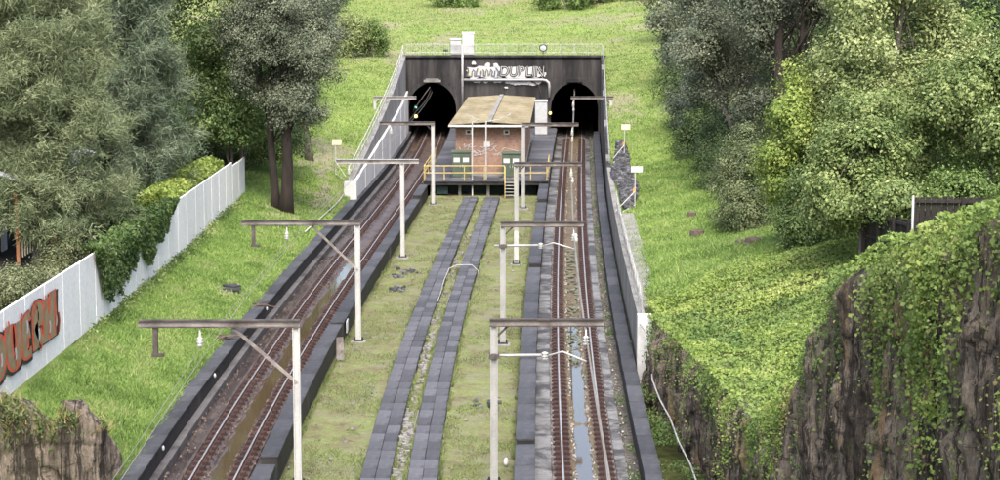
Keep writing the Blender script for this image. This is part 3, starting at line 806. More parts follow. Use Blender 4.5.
# formwork boards, each slightly proud
mb = MB()
x = px0 + 0.2
while x < px1 - 0.2:
    w = 0.42
    zb = 0.7
    for cx, _ in MOUTHS:
        for xx in (x - w / 2, x, x + w / 2):
            u = abs(xx - cx)
            if u < HW + 0.35: zb = max(zb, ZS + (ZT - ZS + .35) * math.sqrt(max(0, 1 - (u / (HW + 0.35)) ** 2)))
    zt = 7.72
    d = random.uniform(0.01, 0.03)
    split = random.choice([5.9, 6.1])
    if zb < split - .2:
        mb.box((x, PORTAL - 0.3 - d / 2, (zb + split) / 2), (w - 0.025, d, split - zb - .02))
        zb2 = split
    else: zb2 = zb
    mb.box((x, PORTAL - 0.3 - d / 2 - .01, (zb2 + zt) / 2), (w - 0.025, d + .02, zt - zb2 - .02))
    x += w
f = mb.build('board_marks', M['head'], portal); f['kind'] = 'stuff'
mb = MB(); mb.box(((px0 + px1) / 2, PORTAL - 0.1, 8.03), (px1 - px0 + 0.3, 0.95, 0.18)); mb.build('coping', M['head'], portal, bevel=0.02)
for cx, fn in MOUTHS:
    for (r0, r1, d) in ((0.0, 0.3, 0.1),):
        a = arch_pts(cx, HW, ZS, ZT, 24, -0.4); b = arch_pts(cx, HW + r1, ZS, ZT + r1, 24, -0.4)
        mb = MB(); n = len(a)
        vs = [(p[0], PORTAL - 0.3 - d, p[1]) for p in a] + [(p[0], PORTAL - 0.3 - d, p[1]) for p in b] + [(p[0], PORTAL - 0.28, p[1]) for p in a] + [(p[0], PORTAL - 0.28, p[1]) for p in b]
        fs = []
        for k in range(n - 1):
            fs += [(k, k + 1, n + k + 1, n + k), (n + k, n + k + 1, 3 * n + k + 1, 3 * n + k), (k, 2 * n + k, 2 * n + k + 1, k + 1)]
        mb.add(vs, fs); mb.build('arch_ring', M['head'], portal)
    mb = MB(); mb.box((cx, PORTAL - 0.6, ZT + 0.2), (1.7 if cx < 0 else 1.5, 0.45, 0.22)); mb.box((cx, PORTAL - .5, ZT + .38), (1.3, .3, .1))
    mb.build('crown_plate', M['concrete'] if cx < 0 else M['head'], portal)
    # lining of the tunnel, bending with the line
    prof = arch_pts(0, HW + 0.02, ZS, ZT + .02, 20, -0.7)
    mb = MB(); mb.sweep(prof, fn, np.concatenate([[PORTAL + 0.38], np.arange(202, 300, 4.0)]), closed=True, caps=False)
    last = 300
    mb.build('lining', M['tunnel'], portal, smooth=True)
    mb = MB(); mb.box((float(fn(294)), 294.3, 2.4), (5.6, 0.4, 6.6)); mb.build('light_stop', M['tunnel'], portal)  # end plate added only to keep light from leaking into the tube
# pipes on the headwall
def pipe_thing(name, pts, r, mat, label, cat='pipe', seg=8):
    mb = MB(); mb.tube(pts, r, seg); o = mb.build(name, mat, None, smooth=True); return tag(o, label, cat)
yp = PORTAL - 0.62
def px_x(px, y=PORTAL): return (px - 500) * y * 1.0015 / 2000.0 * 1.003
pipe_thing('pipe', [(-3.7, yp, 9.2), (-3.7, yp, 6.2), (-3.7, yp, 3.2)], 0.12, M['steel'], 'upright grey pipe rising above the headwall beside the graffiti', seg=10)
pipe_thing('pipe', [(-3.6, yp, 5.72), (1, yp, 5.72), (4.2, yp, 5.72), (4.55, yp, 5.66), (4.8, yp, 5.45), (4.86, yp, 5.1), (4.86, yp, 4.0)], 0.13, M['steel'], 'level grey pipe under the graffiti bending down beside the tunnel', seg=10)
pipe_thing('cable', [(3.1, yp + .1, 5.6), (3.8, yp + .05, 5.2), (4.0, yp, 4.4), (4.1, yp, 3.3)], 0.05, M['dark'], 'black cable hanging from the level pipe', 'cable', seg=6)
pipe_thing('cable', [(-8.6, PORTAL - .5, 2.6), (-8.2, PORTAL - .7, 3.2), (-7.5, PORTAL - .8, 4.2), (-6.9, PORTAL - .6, 5.0)], 0.05, M['beam'], 'grey cable run slanting across the tunnel mouth near the white wall', 'cable', seg=6)

# fence, cabinets and mirror on top of the headwall
fr = thing('safety_fence', (0, PORTAL + .2, 8.1), 'thin pale mesh fence along the top of the tunnel headwall', 'fence')
mb = MB()
for k in range(15):
    x = px0 + 0.2 + k * (px1 - px0 - 0.4) / 14
    p = MB(); p.tube([(x, PORTAL + .2, 8.1), (x, PORTAL + .2, 9.2)], 0.035, 6); p.build('post', M['steel'], fr)
for z in (8.35, 9.2):
    r_ = MB(); r_.tube([(px0 + .2, PORTAL + .2, z), (px1 - .2, PORTAL + .2, z)], 0.028, 6); r_.build('rail', M['steel'], fr)
for k in range(90):
    x = px0 + 0.3 + k * (px1 - px0 - .6) / 89
    mb.bar((x, PORTAL + .2, 8.35), (x, PORTAL + .2, 9.2), 0.012, 0.012)
for k in range(6):
    z = 8.42 + k * .14; mb.bar((px0 + .2, PORTAL + .2, z), (px1 - .2, PORTAL + .2, z), 0.01, 0.01)
m_ = mb.build('mesh', M['steel'], fr); m_['kind'] = 'stuff'
def cabinet(name, c, s, mat, label, doors=2, cat='cabinet', plate=None):
    root = thing(name, (c[0], c[1], c[2]), label, cat)
    b = MB(); b.box((c[0], c[1], c[2] + s[2] / 2 + .05), (s[0], s[1], s[2] - .1)); b.build('body', mat, root, bevel=0.015)
    b = MB(); b.box((c[0], c[1], c[2] + .04), (s[0] * .96, s[1] * .96, .08)); b.build('base', M['concrete'], root)
    b = MB(); b.add([(c[0] + q * (s[0] / 2 + .05), c[1] + r * (s[1] / 2 + .06), c[2] + s[2] + (0.0 if r < 0 else 0.08) + w) for w in (0, .07) for q, r in ((-1, -1), (1, -1), (1, 1), (-1, 1))],
        [(3, 2, 1, 0), (4, 5, 6, 7), (0, 1, 5, 4), (1, 2, 6, 5), (2, 3, 7, 6), (3, 0, 4, 7)]); b.build('lid', mat, root)
    for k in range(doors):
        dw = s[0] / doors
        x = c[0] - s[0] / 2 + (k + .5) * dw
        d = MB(); d.box((x, c[1] - s[1] / 2 - .02, c[2] + s[2] * .5), (dw - .06, .04, s[2] - .25)); dd = d.build('door', mat, root, bevel=0.008)
        h = MB(); h.box((x + dw * .36 * (1 if k == 0 else -1), c[1] - s[1] / 2 - .06, c[2] + s[2] * .48), (.04, .05, .2)); h.build('handle', M['steel'], dd)
        if plate:
            h = MB(); h.box((x, c[1] - s[1] / 2 - .047, c[2] + s[2] * .72), (dw * .66, .012, .34)); h.build('notice', M['white'], dd)
            h = MB(); h.box((x, c[1] - s[1] / 2 - .055, c[2] + s[2] * .76), (dw * .42, .006, .06)); h.build('print', M['grey_cab'], dd)
    return root
cabinet('equipment_cabinet', (-3.15, PORTAL + .75, 8.05), (1.12, .7, 2.15), M['white'], 'tall plain white cabinet standing on top of the headwall', 1)
cabinet('equipment_cabinet', (-4.35, PORTAL + .75, 8.05), (1.05, .7, 1.55), M['grey_cab'], 'lower grey two-door cabinet next to the tall white one', 2)
mb = MB(); mb.box((-5.35, PORTAL + .7, 8.55), (.5, .3, .18)); mb.tube([(-5.35, PORTAL + .7, 8.0), (-5.35, PORTAL + .7, 8.5)], .03, 6)
o = mb.build('junction_box', M['dark'], None); tag(o, 'small dark junction box on a short post beside the grey cabinet', 'junction box')
mr = thing('round_mirror', (4.25, PORTAL - .2, 8.1), 'round black-rimmed mirror on a thin post above the headwall', 'mirror')
pts = [(4.25 + .36 * math.cos(a), PORTAL - .2, 8.85 + .32 * math.sin(a)) for a in np.linspace(0, 2 * math.pi, 21)]
b = MB(); b.tube(pts, .055, 6); b.build('rim', M['dark'], mr, smooth=True)
b = MB(); n = 20
b.add([(4.25 + .34 * math.cos(6.2832 * k / n), PORTAL - .2, 8.85 + .3 * math.sin(6.2832 * k / n)) for k in range(n)] + [(4.25, PORTAL - .29, 8.85)], [(k, (k + 1) % n, n) for k in range(n)]); b.build('glass', M['grey_cab'], mr, smooth=True)
b = MB(); b.tube([(4.22, PORTAL - .16, 7.0), (4.25, PORTAL - .16, 8.53)], .03, 6); b.build('post', M['dark'], mr)

# signal lamps in the mouths
def lamp(x, y, z, r, mat, label):
    root = thing('signal_lamp', (x, y, z), label, 'lamp')
    b = MB(); b.box((x, y + .12, z), (.34, .2, .4)); b.build('housing', M['dark'], root)
    b = MB(); b.lathe((x, y, z - r), [(0.01, 0), (r * .75, r * .3), (r, r), (r * .75, r * 1.7), (.01, 2 * r)], 10); b.build('lens', mat, root, smooth=True)
lamp(-8.35, PORTAL + .3, 2.05, .15, M['lamp_orange'], 'glowing orange lamp low in the tunnel mouth beside the white wall')
lamp(-8.35, PORTAL + .25, 2.95, .09, M['lamp_teal'], 'tiny greenish lamp above the orange lamp in the tunnel mouth')
lamp(4.95, PORTAL - .75, 2.45, .13, M['lamp_yellow'], 'small yellow lamp on the wall between the hut and the tunnel mouth')

# graffiti on the headwall
def text_mesh(body, size, mat, name, parent, loc, rot, extrude=0.004, offset=0.0, shear=0.15, sx=1.0):
    cu = bpy.data.curves.new(name, 'FONT'); cu.body = body; cu.size = size; cu.extrude = extrude; cu.offset = offset; cu.shear = shear; cu.align_x = 'CENTER'; cu.align_y = 'CENTER'
    tmp = bpy.data.objects.new(name, cu); COL.objects.link(tmp)
    dg = bpy.context.evaluated_depsgraph_get()
    me = bpy.data.meshes.new_from_object(tmp.evaluated_get(dg))
    bpy.data.objects.remove(tmp)
    me.materials.clear(); me.materials.append(mat)
    o = bpy.data.objects.new(name, me); COL.objects.link(o); o.parent = parent
    o.location = tuple(np.array(loc) - parent_loc(parent)); o.rotation_euler = rot; o.scale = (sx, 1, 1)
    return o
def ragged(mb, cx, cz, hx, hz, y, n=26, seed=0, jag=0.25):
    r = random.Random(seed); ring = []
    for k in range(n):
        a = 6.2832 * k / n
        ca, sa = math.cos(a), math.sin(a)
        q = (abs(ca) ** 4 + abs(sa) ** 4) ** -0.25 * (1 + r.uniform(-jag, jag * .4))
        ring.append((cx + hx * ca * q, y, cz + hz * sa * q))
    mb.add(ring + [(cx, y, cz)], [(k, (k + 1) % n, n) for k in range(n)])
yg = PORTAL - 0.42
gr = thing('headwall_graffiti', (0.5, yg, 6.4), 'white and black graffiti lettering sprayed above the hut roof', 'graffiti')
b = MB(); ragged(b, -1.9, 6.45, 1.45, .62, yg, seed=1); ragged(b, -0.4, 6.4, .8, .6, yg - .002, seed=2); b.build('fill', M['spray_white'], gr)
b = MB(); ragged(b, 2.2, 6.48, 2.05, .62, yg - .004, seed=3); ragged(b, 4.2, 6.2, .35, .25, yg - .006, seed=5, jag=.4); b.build('fill', M['spray_white'], gr)
b = MB()
for i, (x, z, hx, hz) in enumerate([(1.0, 5.5, .6, .22), (1.8, 5.35, .5, .2), (2.6, 5.4, .5, .2), (3.3, 5.3, .45, .2), (3.7, 5.5, .5, .25), (-.2, 5.55, .4, .16), (-2.3, 5.55, .5, .18), (-1.4, 5.5, .25, .14), (.6, 4.95, .2, .1)]): ragged(b, x, z, hx, hz, yg - .008 - .002 * i, 14, 10 + i, .4)
for i, (x, z, hx, hz) in enumerate([(-2.6, 7.4, .22, .2), (-1.2, 7.2, .35, .22), (-.4, 7.15, .3, .2)]): ragged(b, x, z, hx, hz, yg - .026 - .002 * i, 12, 30 + i, .4)
b.build('drips', M['spray_white'], gr)
b = MB()
for i, (x, z, hx, hz) in enumerate([(-2.9, 6.3, .3, .3), (-1.9, 6.6, .25, .2), (-1.3, 6.3, .25, .3)]): ragged(b, x, z, hx, hz, yg - .03 - .002 * i, 12, 50 + i, .5)
b.build('yellow_fill', M['spray_yellow'], gr)
def stroke(mb, pts, y, w=.05, plane='xz'):
    for i in range(len(pts) - 1):
        (a, bq), (c_, d) = pts[i], pts[i + 1]
        dx, dz = c_ - a, d - bq; l = math.hypot(dx, dz) + 1e-6; nx, nz = -dz / l * w / 2, dx / l * w / 2
        q = [(a - nx - dx / l * w * .3, bq - nz), (a + nx - dx / l * w * .3, bq + nz), (c_ + nx + dx / l * w * .3, d + nz), (c_ - nx + dx / l * w * .3, d - nz)]
        if plane == 'xz': mb.add([(p[0], y - .0006 * i, p[1]) for p in q], [(0, 1, 2, 3)])
        else: mb.add([(y + .0006 * i, p[0], p[1]) for p in q], [(0, 1, 2, 3)])
b = MB(); rr = random.Random(4)
for k in range(7):
    x = -3.1 + k * .45
    stroke(b, [(x + rr.uniform(-.1, .1), 6.9 - rr.uniform(0, .2)), (x + rr.uniform(-.2, .25), 6.5), (x + rr.uniform(-.2, .2), 6.1), (x + .3, 6.0 + rr.uniform(0, .3)), (x + .35, 6.6)], yg - .05 - k * .004, .12)
b.build('outline', M['spray_blue'], gr)
text_mesh('DUBLIN', 1.5, M['spray_black'], 'lettering', gr, (2.15, yg - .02, 6.5), (math.radians(90), 0, 0), offset=0.07, shear=.1, sx=.84)
text_mesh('DUBLIN', 1.5, M['spray_white'], 'lettering', gr, (2.15, yg - .03, 6.5), (math.radians(90), 0, 0), offset=-0.04, shear=.1, sx=.84)

# ------------------------------------------------------------------ wing walls and retaining walls
def top_wall(name, fn, off, thick, ys, zt, zb, mat, label, cat='wall'):
    root = thing(name, (float(fn(ys[0])) + off, ys[0], zb), label, cat)
    return root
# beside the left track: white lower panels, grey sloping wing wall and handrail
ww = thing('wing_wall', (float(eL(141)), 141, 0.5), 'sloping white and grey wing wall with panels leading to the tunnel', 'wing wall')
yy = np.linspace(141, 197.6, 30)
def wl_low(y): return np.interp(y, [141, 160, 197.6], [1.75, 2.9, 4.6])
def wl_top(y): return np.interp(y, [141, 146, 197.6], [1.7, 2.3, 8.1])
edges = np.linspace(141, 197.6, 17)
for i in range(16):
    a, c_ = edges[i] + .02, edges[i + 1] - .02
    b = MB()
    vs = []
    for y in (a, c_):
        x = float(eL(y)) + 0.3
        d = 0.03 * (i % 2)
        vs += [(x - .12, y, .55), (x + .1 - d, y, .55), (x + .1 - d, y, float(wl_low(y))), (x - .12, y, float(wl_low(y)))]
    b.add(vs, [(3, 2, 1, 0), (4, 5, 6, 7), (0, 1, 5, 4), (1, 2, 6, 5), (2, 3, 7, 6), (3, 0, 4, 7)])
    b.build('panel', M['whitewall'], ww)
b = MB(); vs, fs = [], []
for y in yy:
    x = float(eL(y)); vs += [(x - .25, y, .3), (x + .14, y, .3), (x + .14, y, float(wl_top(y))), (x - .25, y, float(wl_top(y)))]
for i in range(len(yy) - 1):
    for k in range(4): fs.append((4 * i + k, 4 * i + (k + 1) % 4, 4 * i + 4 + (k + 1) % 4, 4 * i + 4 + k))
fs += [(3, 2, 1, 0), tuple(len(vs) - 4 + k for k in range(4))]
b.add(vs, fs); b.build('sloping_wall', M['concrete'], ww)
b = MB(); x = float(eL(141)); b.box((x + .05, 140.85, 1.2), (.9, .3, 1.35)); b.build('end_pier', M['whitewall'], ww, bevel=.02)
hr = thing('handrail', (float(eL(141)) - .1, 141, 1.7), 'pale tubular handrail climbing the wing wall to the portal top', 'handrail')
hy = np.linspace(141.5, 197.4, 26)
for y in hy:
    p = MB(); x = float(eL(y)) - .1; z = float(wl_top(y)); p.tube([(x, y, z), (x, y, z + 1.05)], .03, 6); p.build('post', M['steel_white'], hr)
for dz in (.55, 1.05):
    p = MB(); p.tube([(float(eL(y)) - .1, y, float(wl_top(y)) + dz) for y in hy], .032, 6); p.build('rail', M['steel_white'], hr)
# right side: low retaining wall with mesh fence, then sloping wing wall
def wr_top(y): return np.interp(y, [84, 146, 150, 197.6], [2.45, 2.35, 2.6, 8.1])
rw = thing('retaining_wall', (float(XR(84)) + 2.75, 84, -.4), 'pale concrete retaining wall beside the puddled track below the lawn', 'retaining wall')
edges = np.concatenate([np.linspace(83.6, 146, 24), np.linspace(146.05, 197.6, 20)])
for i in range(len(edges) - 1):
    a, c_ = edges[i] + .015, edges[i + 1] - .015
    b = MB(); vs = []
    for y in (a, c_):
        x = float(XR(y)) + 2.76
        vs += [(x - .16, y, -.5), (x + .16, y, -.5), (x + .16, y, float(wr_top(y))), (x - .16, y, float(wr_top(y)))]
    b.add(vs, [(3, 2, 1, 0), (4, 5, 6, 7), (0, 1, 5, 4), (1, 2, 6, 5), (2, 3, 7, 6), (3, 0, 4, 7)])
    b.build('panel', M['concrete'] if i < 23 else M['head'] if i % 5 else M['concrete'], rw)
b = MB(); x = float(XR(83.5)) + 2.85; b.box((x, 83.35, 1.0), (.62, .5, 3.1)); b.build('end_pier', M['whitewall'], rw, bevel=.02)
b = MB()
b.sweep([(2.93, 2.2), (2.93, 2.33), (3.75, 2.40), (3.75, 2.2)], XR, np.linspace(86.5, 119, 20)); b.build('gutter_slab', M['concrete'], rw)
mf = thing('mesh_fence', (float(XR(84)) + 2.8, 84, 2.4), 'sagging grey wire mesh fence along the top of the retaining wall', 'fence')
fy = np.linspace(84, 121, 16)
for y in fy:
    p = MB(); x = float(XR(y)) + 2.8; z = float(wr_top(y)); p.tube([(x, y, z - .1), (x - .05, y, z + 1.15)], .03, 6); p.build('post', M['steel'], mf)
for dz in (.08, .6, 1.12):
    p = MB(); p.tube([(float(XR(y)) + 2.8 - .05 * dz + .04 * math.sin(y * 1.3), y, float(wr_top(y)) + dz - .06 * abs(math.sin(y * .9))) for y in np.linspace(84, 121, 50)], .014, 5); p.build('strand', M['steel'], mf)
b = MB()
for y in np.arange(84, 121, .16):
    x = float(XR(y)) + 2.8; z = float(wr_top(y))
    b.bar((x, y, z + .08), (x - .04, y + .5, z + 1.1), .006, .006); b.bar((x, y + .5, z + .08), (x - .04, y, z + 1.1), .006, .006)
q = b.build('mesh', M['steel'], mf); q['kind'] = 'stuff'
hr = thing('handrail', (float(XR(150)) + 2.8, 150, 2.5), 'grey handrail on the wing wall between lawn and tunnel', 'handrail')
hy = np.linspace(148, 197.4, 22)
for y in hy:
    p = MB(); x = float(XR(y)) + 2.82; z = float(wr_top(y)); p.tube([(x, y, z), (x, y, z + 1.0)], .03, 6); p.build('post', M['steel'], hr)
for dz in (.5, 1.0):
    p = MB(); p.tube([(float(XR(y)) + 2.82, y, float(wr_top(y)) + dz) for y in hy], .032, 6); p.build('rail', M['steel'], hr)
# dark stone rubble heap by the wall
def gzs(x, y): return float(gz(np.array([x]), np.array([y]))[0])
N_ = 2600; yy = 121 + RNG.random(N_) * 34; hw = 0.62 * np.sqrt(np.clip(1 - ((yy - 138) / 17.5) ** 2, 0.02, 1)); off = 3.65 + .15 * np.sin(yy * .3) + hw * (RNG.random(N_) * 2 - 1)
xx = XR(yy) + off; zz = gz(xx, yy) + .35 * np.clip(1 - ((off - 3.7) / 1.1) ** 2, 0, 1) * RNG.random(N_)
mb = MB()
for x, y, z in zip(xx, yy, zz):
    s = random.uniform(.1, .24); mb.box((x, y, z + .04), (s, s * 1.2, s * .8), random.random() * 3, random.uniform(-.7, .7))
o = mb.build('rubble', M['rubble'], None); tag(o, 'bank of dark grey broken stone between retaining wall and lawn', kind='stuff')

# ------------------------------------------------------------------ equipment deck and brick hut
DZ = 0.9
def dk_l(y): return XL(y) + 1.75
def dk_r(y): return XR(y) - 1.72
deck = thing('equipment_deck', (-.8, 150, 0), 'grey concrete slab deck carrying the brick hut between the tracks', 'deck')
b = MB(); vs, fs = [], []
ey = np.linspace(150.3, 197.5, 18)
for y in ey: vs += [(float(dk_l(y)) + .05, y, DZ - .35), (float(dk_r(y)) - .05, y, DZ - .35), (float(dk_r(y)) - .05, y, DZ - .08), (float(dk_l(y)) + .05, y, DZ - .08)]
for i in range(len(ey) - 1):
    for k in range(4): fs.append((4 * i + k, 4 * i + (k + 1) % 4, 4 * i + 4 + (k + 1) % 4, 4 * i + 4 + k))
fs += [(3, 2, 1, 0), tuple(len(vs) - 4 + k for k in range(4))]
b.add(vs, fs); b.build('deck_beam', M['wallbody'], deck)
rows = np.arange(150.2, 197.4, 2.4)
for y in rows:
    for k in range(5):
        x0 = float(dk_l(y + 1.2)); x1 = float(dk_r(y + 1.2)); w = (x1 - x0) / 5
        ang = -math.atan2(float(dk_l(y + 2.4) - dk_l(y)), 2.4)
        if 1 <= k <= 3 and 156 < y < 181: continue
        o = MB(); o.box((x0 + (k + .5) * w, y + 1.2, DZ - .04 + random.uniform(-.006, .006)), (w - .02, 2.37, .08), ang * .9); o.build('deck_slab', M['slab_tile'], deck)
for y0_, fn_, o_ in ((151, dk_l, .12), (151, dk_r, -.12)):
    b = MB(); b.sweep([(o_ - .1, -.6), (o_ + .1, -.6), (o_ + .1, DZ - .36), (o_ - .1, DZ - .36)], fn_, np.linspace(150.6, 197.4, 16)); b.build('side_wall', M['wallbody'], deck)
for k in range(5):
    x = -5.2 + k * 2.15; b = MB(); b.box((x, 151.0, .1), (.22, .25, .92)); b.build('pier', M['concrete'], deck)
b = MB(); b.box((-1.2, 152.6, .1), (8.0, .12, .95)); b.build('back_sheet', M['teal'], deck)
b = MB(); b.box((-4.4, 150.9, .12), (.9, .3, .62)); o = b.build('pit_box', M['teal'], None, bevel=.02); tag(o, 'dark teal box tucked under the deck edge', 'box')

TAN = math.atan2(float(XR(184) - XR(154) + XL(184) - XL(154)) / 2, 30.0)
def hut_pt(u, v):      # u across, v along from the hut's front face
    return (-.8 + u * math.cos(TAN) + v * math.sin(TAN), 153.6 + v * math.cos(TAN) - u * math.sin(TAN))
hut = thing('brick_hut', (-.8, 153.6, DZ), 'long brick equipment hut with yellowed lichen covered flat roof', 'hut')
def hut_box(mb, u0, u1, v0, v1, z0, z1):
    ps = [hut_pt(u0, v0), hut_pt(u1, v0), hut_pt(u1, v1), hut_pt(u0, v1)]
    mb.add([(p[0], p[1], z) for z in (z0, z1) for p in ps], [(3, 2, 1, 0), (4, 5, 6, 7), (0, 1, 5, 4), (1, 2, 6, 5), (2, 3, 7, 6), (3, 0, 4, 7)])
HB = 2.62; HL = 29.5; ZE = 4.78
b = MB(); hut_box(b, -HB, HB, 0, HL, DZ, ZE); b.build('wall', M['brick'], hut)
b = MB(); hut_box(b, -HB - .04, HB + .04, -.04, HL + .04, DZ, DZ + .18); b.build('plinth', M['concrete'], hut)
# low gabled sheet roof in separate sheets with a raised ridge cap
rf = MB(); ov = .45
hut_box(rf, -HB - ov, HB + ov, -ov - .3, HL + ov, ZE, ZE + .12); roof = rf.build('roof', M['roof'], hut)
nsh = 24; v0 = -ov - .34; dl = (HL + 2 * ov + .34) / nsh
for s in (-1, 1):
    for k in range(nsh):
        q = MB(); a, c_ = v0 + k * dl + .015, v0 + (k + 1) * dl - .015
        h = .006 * (k % 2)
        ps = [hut_pt(0.18 * s, a), hut_pt((HB + ov + .03) * s, a), hut_pt((HB + ov + .03) * s, c_), hut_pt(.18 * s, c_)]
        zz = [ZE + .33 + h, ZE + .135 + h, ZE + .135 + h, ZE + .33 + h]
        q.add([(p[0], p[1], z) for p, z in zip(ps, zz)] + [(p[0], p[1], z + .03) for p, z in zip(ps, zz)], [(3, 2, 1, 0), (4, 5, 6, 7), (0, 1, 5, 4), (1, 2, 6, 5), (2, 3, 7, 6), (3, 0, 4, 7)])
        q.build('roof_sheet', M['roof'], roof)
q = MB(); hut_box(q, -.16, .16, -ov - .36, HL + ov, ZE + .36, ZE + .44); q.build('ridge_cap', M['concrete'], roof)
q = MB(); hut_box(q, -HB - ov - .05, HB + ov + .05, -ov - .46, -ov - .32, ZE - .02, ZE + .13); q.build('gutter', M['white'], roof)
for u in (-1.62, 1.3):
    q = MB(); p = hut_pt(u, -.03); q.box((p[0], p[1], 4.3), (.46, .07, .36), -TAN); w_ = q.build('vent', M['white'], hut)
    q = MB(); p = hut_pt(u, -.07); q.box((p[0], p[1], 4.3), (.24, .03, .18), -TAN); q.build('vent_opening', M['dark'], w_)
q = MB(); p = hut_pt(-.2, -.05); q.box((p[0], p[1], 3.35), (.45, .08, .4), -TAN); q.build('meter_box', M['white'], hut)
q = MB(); rr = random.Random(8)
for k in range(11):
    u = -2.35 + k * .33; z = 2.9 + .35 * math.sin(k * 1.3)
    pts = [(hut_pt(u + rr.uniform(-.1, .3) * j, 0)[0] + .12 * j, z + rr.uniform(-.22, .25)) for j in range(5)]
    stroke(q, pts, 153.6 - .03 - .004 * k + .037 * -u * -1 * .0, .035)
sc = q.build('scribble', M['spray_white'], hut)
cabinet('signal_cabinet', (-2.95, 152.3, DZ), (1.4, .7, 1.95), M['green'], 'green two-door cabinet with white notices by the long railing', 2, plate=True)
cabinet('signal_cabinet', (.85, 152.3, DZ), (1.4, .7, 1.85), M['green'], 'green two-door cabinet with white notices at the head of the steps', 2, plate=True)
cabinet('equipment_cabinet', (3.9, 190, DZ), (1.15, 1.0, 3.2), M['grey_cab'], 'tall white locker standing between hut and tunnel mouth', 1)
# floodlight poles in front of the hut
for x, y, zt, sg, lab in ((-2.1, 150.6, 5.35, -1, 'slim pale floodlight pole before the hut, beside the green cabinet at the railing'), (-1.05, 151.0, 5.35, 1, 'slim pale floodlight pole before the middle of the hut')):
    lp = thing('floodlight_pole', (x, y, DZ - 1.0), lab, 'light pole')
    b = MB(); b.tube([(x, y, -.3 if sg < 0 else DZ), (x, y, zt)], .055, 8); b.build('pole', M['steel_white'], lp)
    b = MB(); b.bar((x + sg * 1.35 + (0.9 if sg < 0 else .5) , y, zt + .55), (x + sg * .4 + (0.9 if sg < 0 else .5), y, zt + .1), .1, .07); b.build('lamp_head', M['steel'], lp)
    b = MB(); b.tube([(x, y, zt - .05), (x + sg * .4 + (0.9 if sg < 0 else .5), y, zt + .1)], .03, 6); b.build('bracket', M['steel'], lp)

# yellow railings and steps
def railing(pts, label, posts, h=1.1):
    root = thing('yellow_railing', tuple(pts[0]), label, 'railing')
    for z in (h * .52, h):
        b = MB(); b.tube([(p[0], p[1], p[2] + z) for p in pts], .045, 6); b.build('rail', M['yellow'], root)
    for p in posts:
        b = MB(); b.tube([(p[0], p[1], p[2] - .05), (p[0], p[1], p[2] + h)], .045, 6); b.build('post', M['yellow'], root)
yf = 150.35
xa, xb, xc, xd = float(dk_l(yf)) + .1, .35, 1.1, float(dk_r(yf)) - .15
railing([(xa, yf, DZ), (xb, yf, DZ)], 'long yellow railing across the deck front before the green cabinets', [(xa + (xb - xa) * k / 4, yf, DZ) for k in range(5)])
railing([(xc, yf, DZ), (xd, yf, DZ)], 'short yellow railing on the deck front beside the steps and puddled track', [(xc + (xd - xc) * k / 2, yf, DZ) for k in range(3)])
railing([(float(dk_l(y)) + .08, y, DZ) for y in (150.5, 157, 164)], 'yellow railing along the deck side above the rusty track', [(float(dk_l(y)) + .08, y, DZ) for y in (152, 155, 158, 161, 164)])
railing([(float(dk_r(y)) - .1, y, DZ) for y in (150.6, 155, 159)], 'yellow railing along the deck side above the puddled track', [(float(dk_r(y)) - .1, y, DZ) for y in (153, 156, 159)])
st = thing('deck_steps', (.73, 149.4, -.3), 'small dark steps with yellow stringers up to the deck', 'steps')
for x in (xb + .02, xc - .02):
    b = MB(); b.bar((x, 149.1, -.3), (x, 150.2, DZ + .0), .06, .16); b.build('stringer', M['yellow'], st)
    b = MB(); b.tube([(x, 149.1, -.3), (x, 149.1, .75), (x, 150.2, DZ + 1.05)], .04, 6); b.build('handrail', M['yellow'], st)
for k in range(5):
    b = MB(); b.box(((xb + xc) / 2, 149.25 + k * .2, -.1 + k * .22), (xc - xb - .1, .22, .04)); b.build('tread', M['steel'], st)

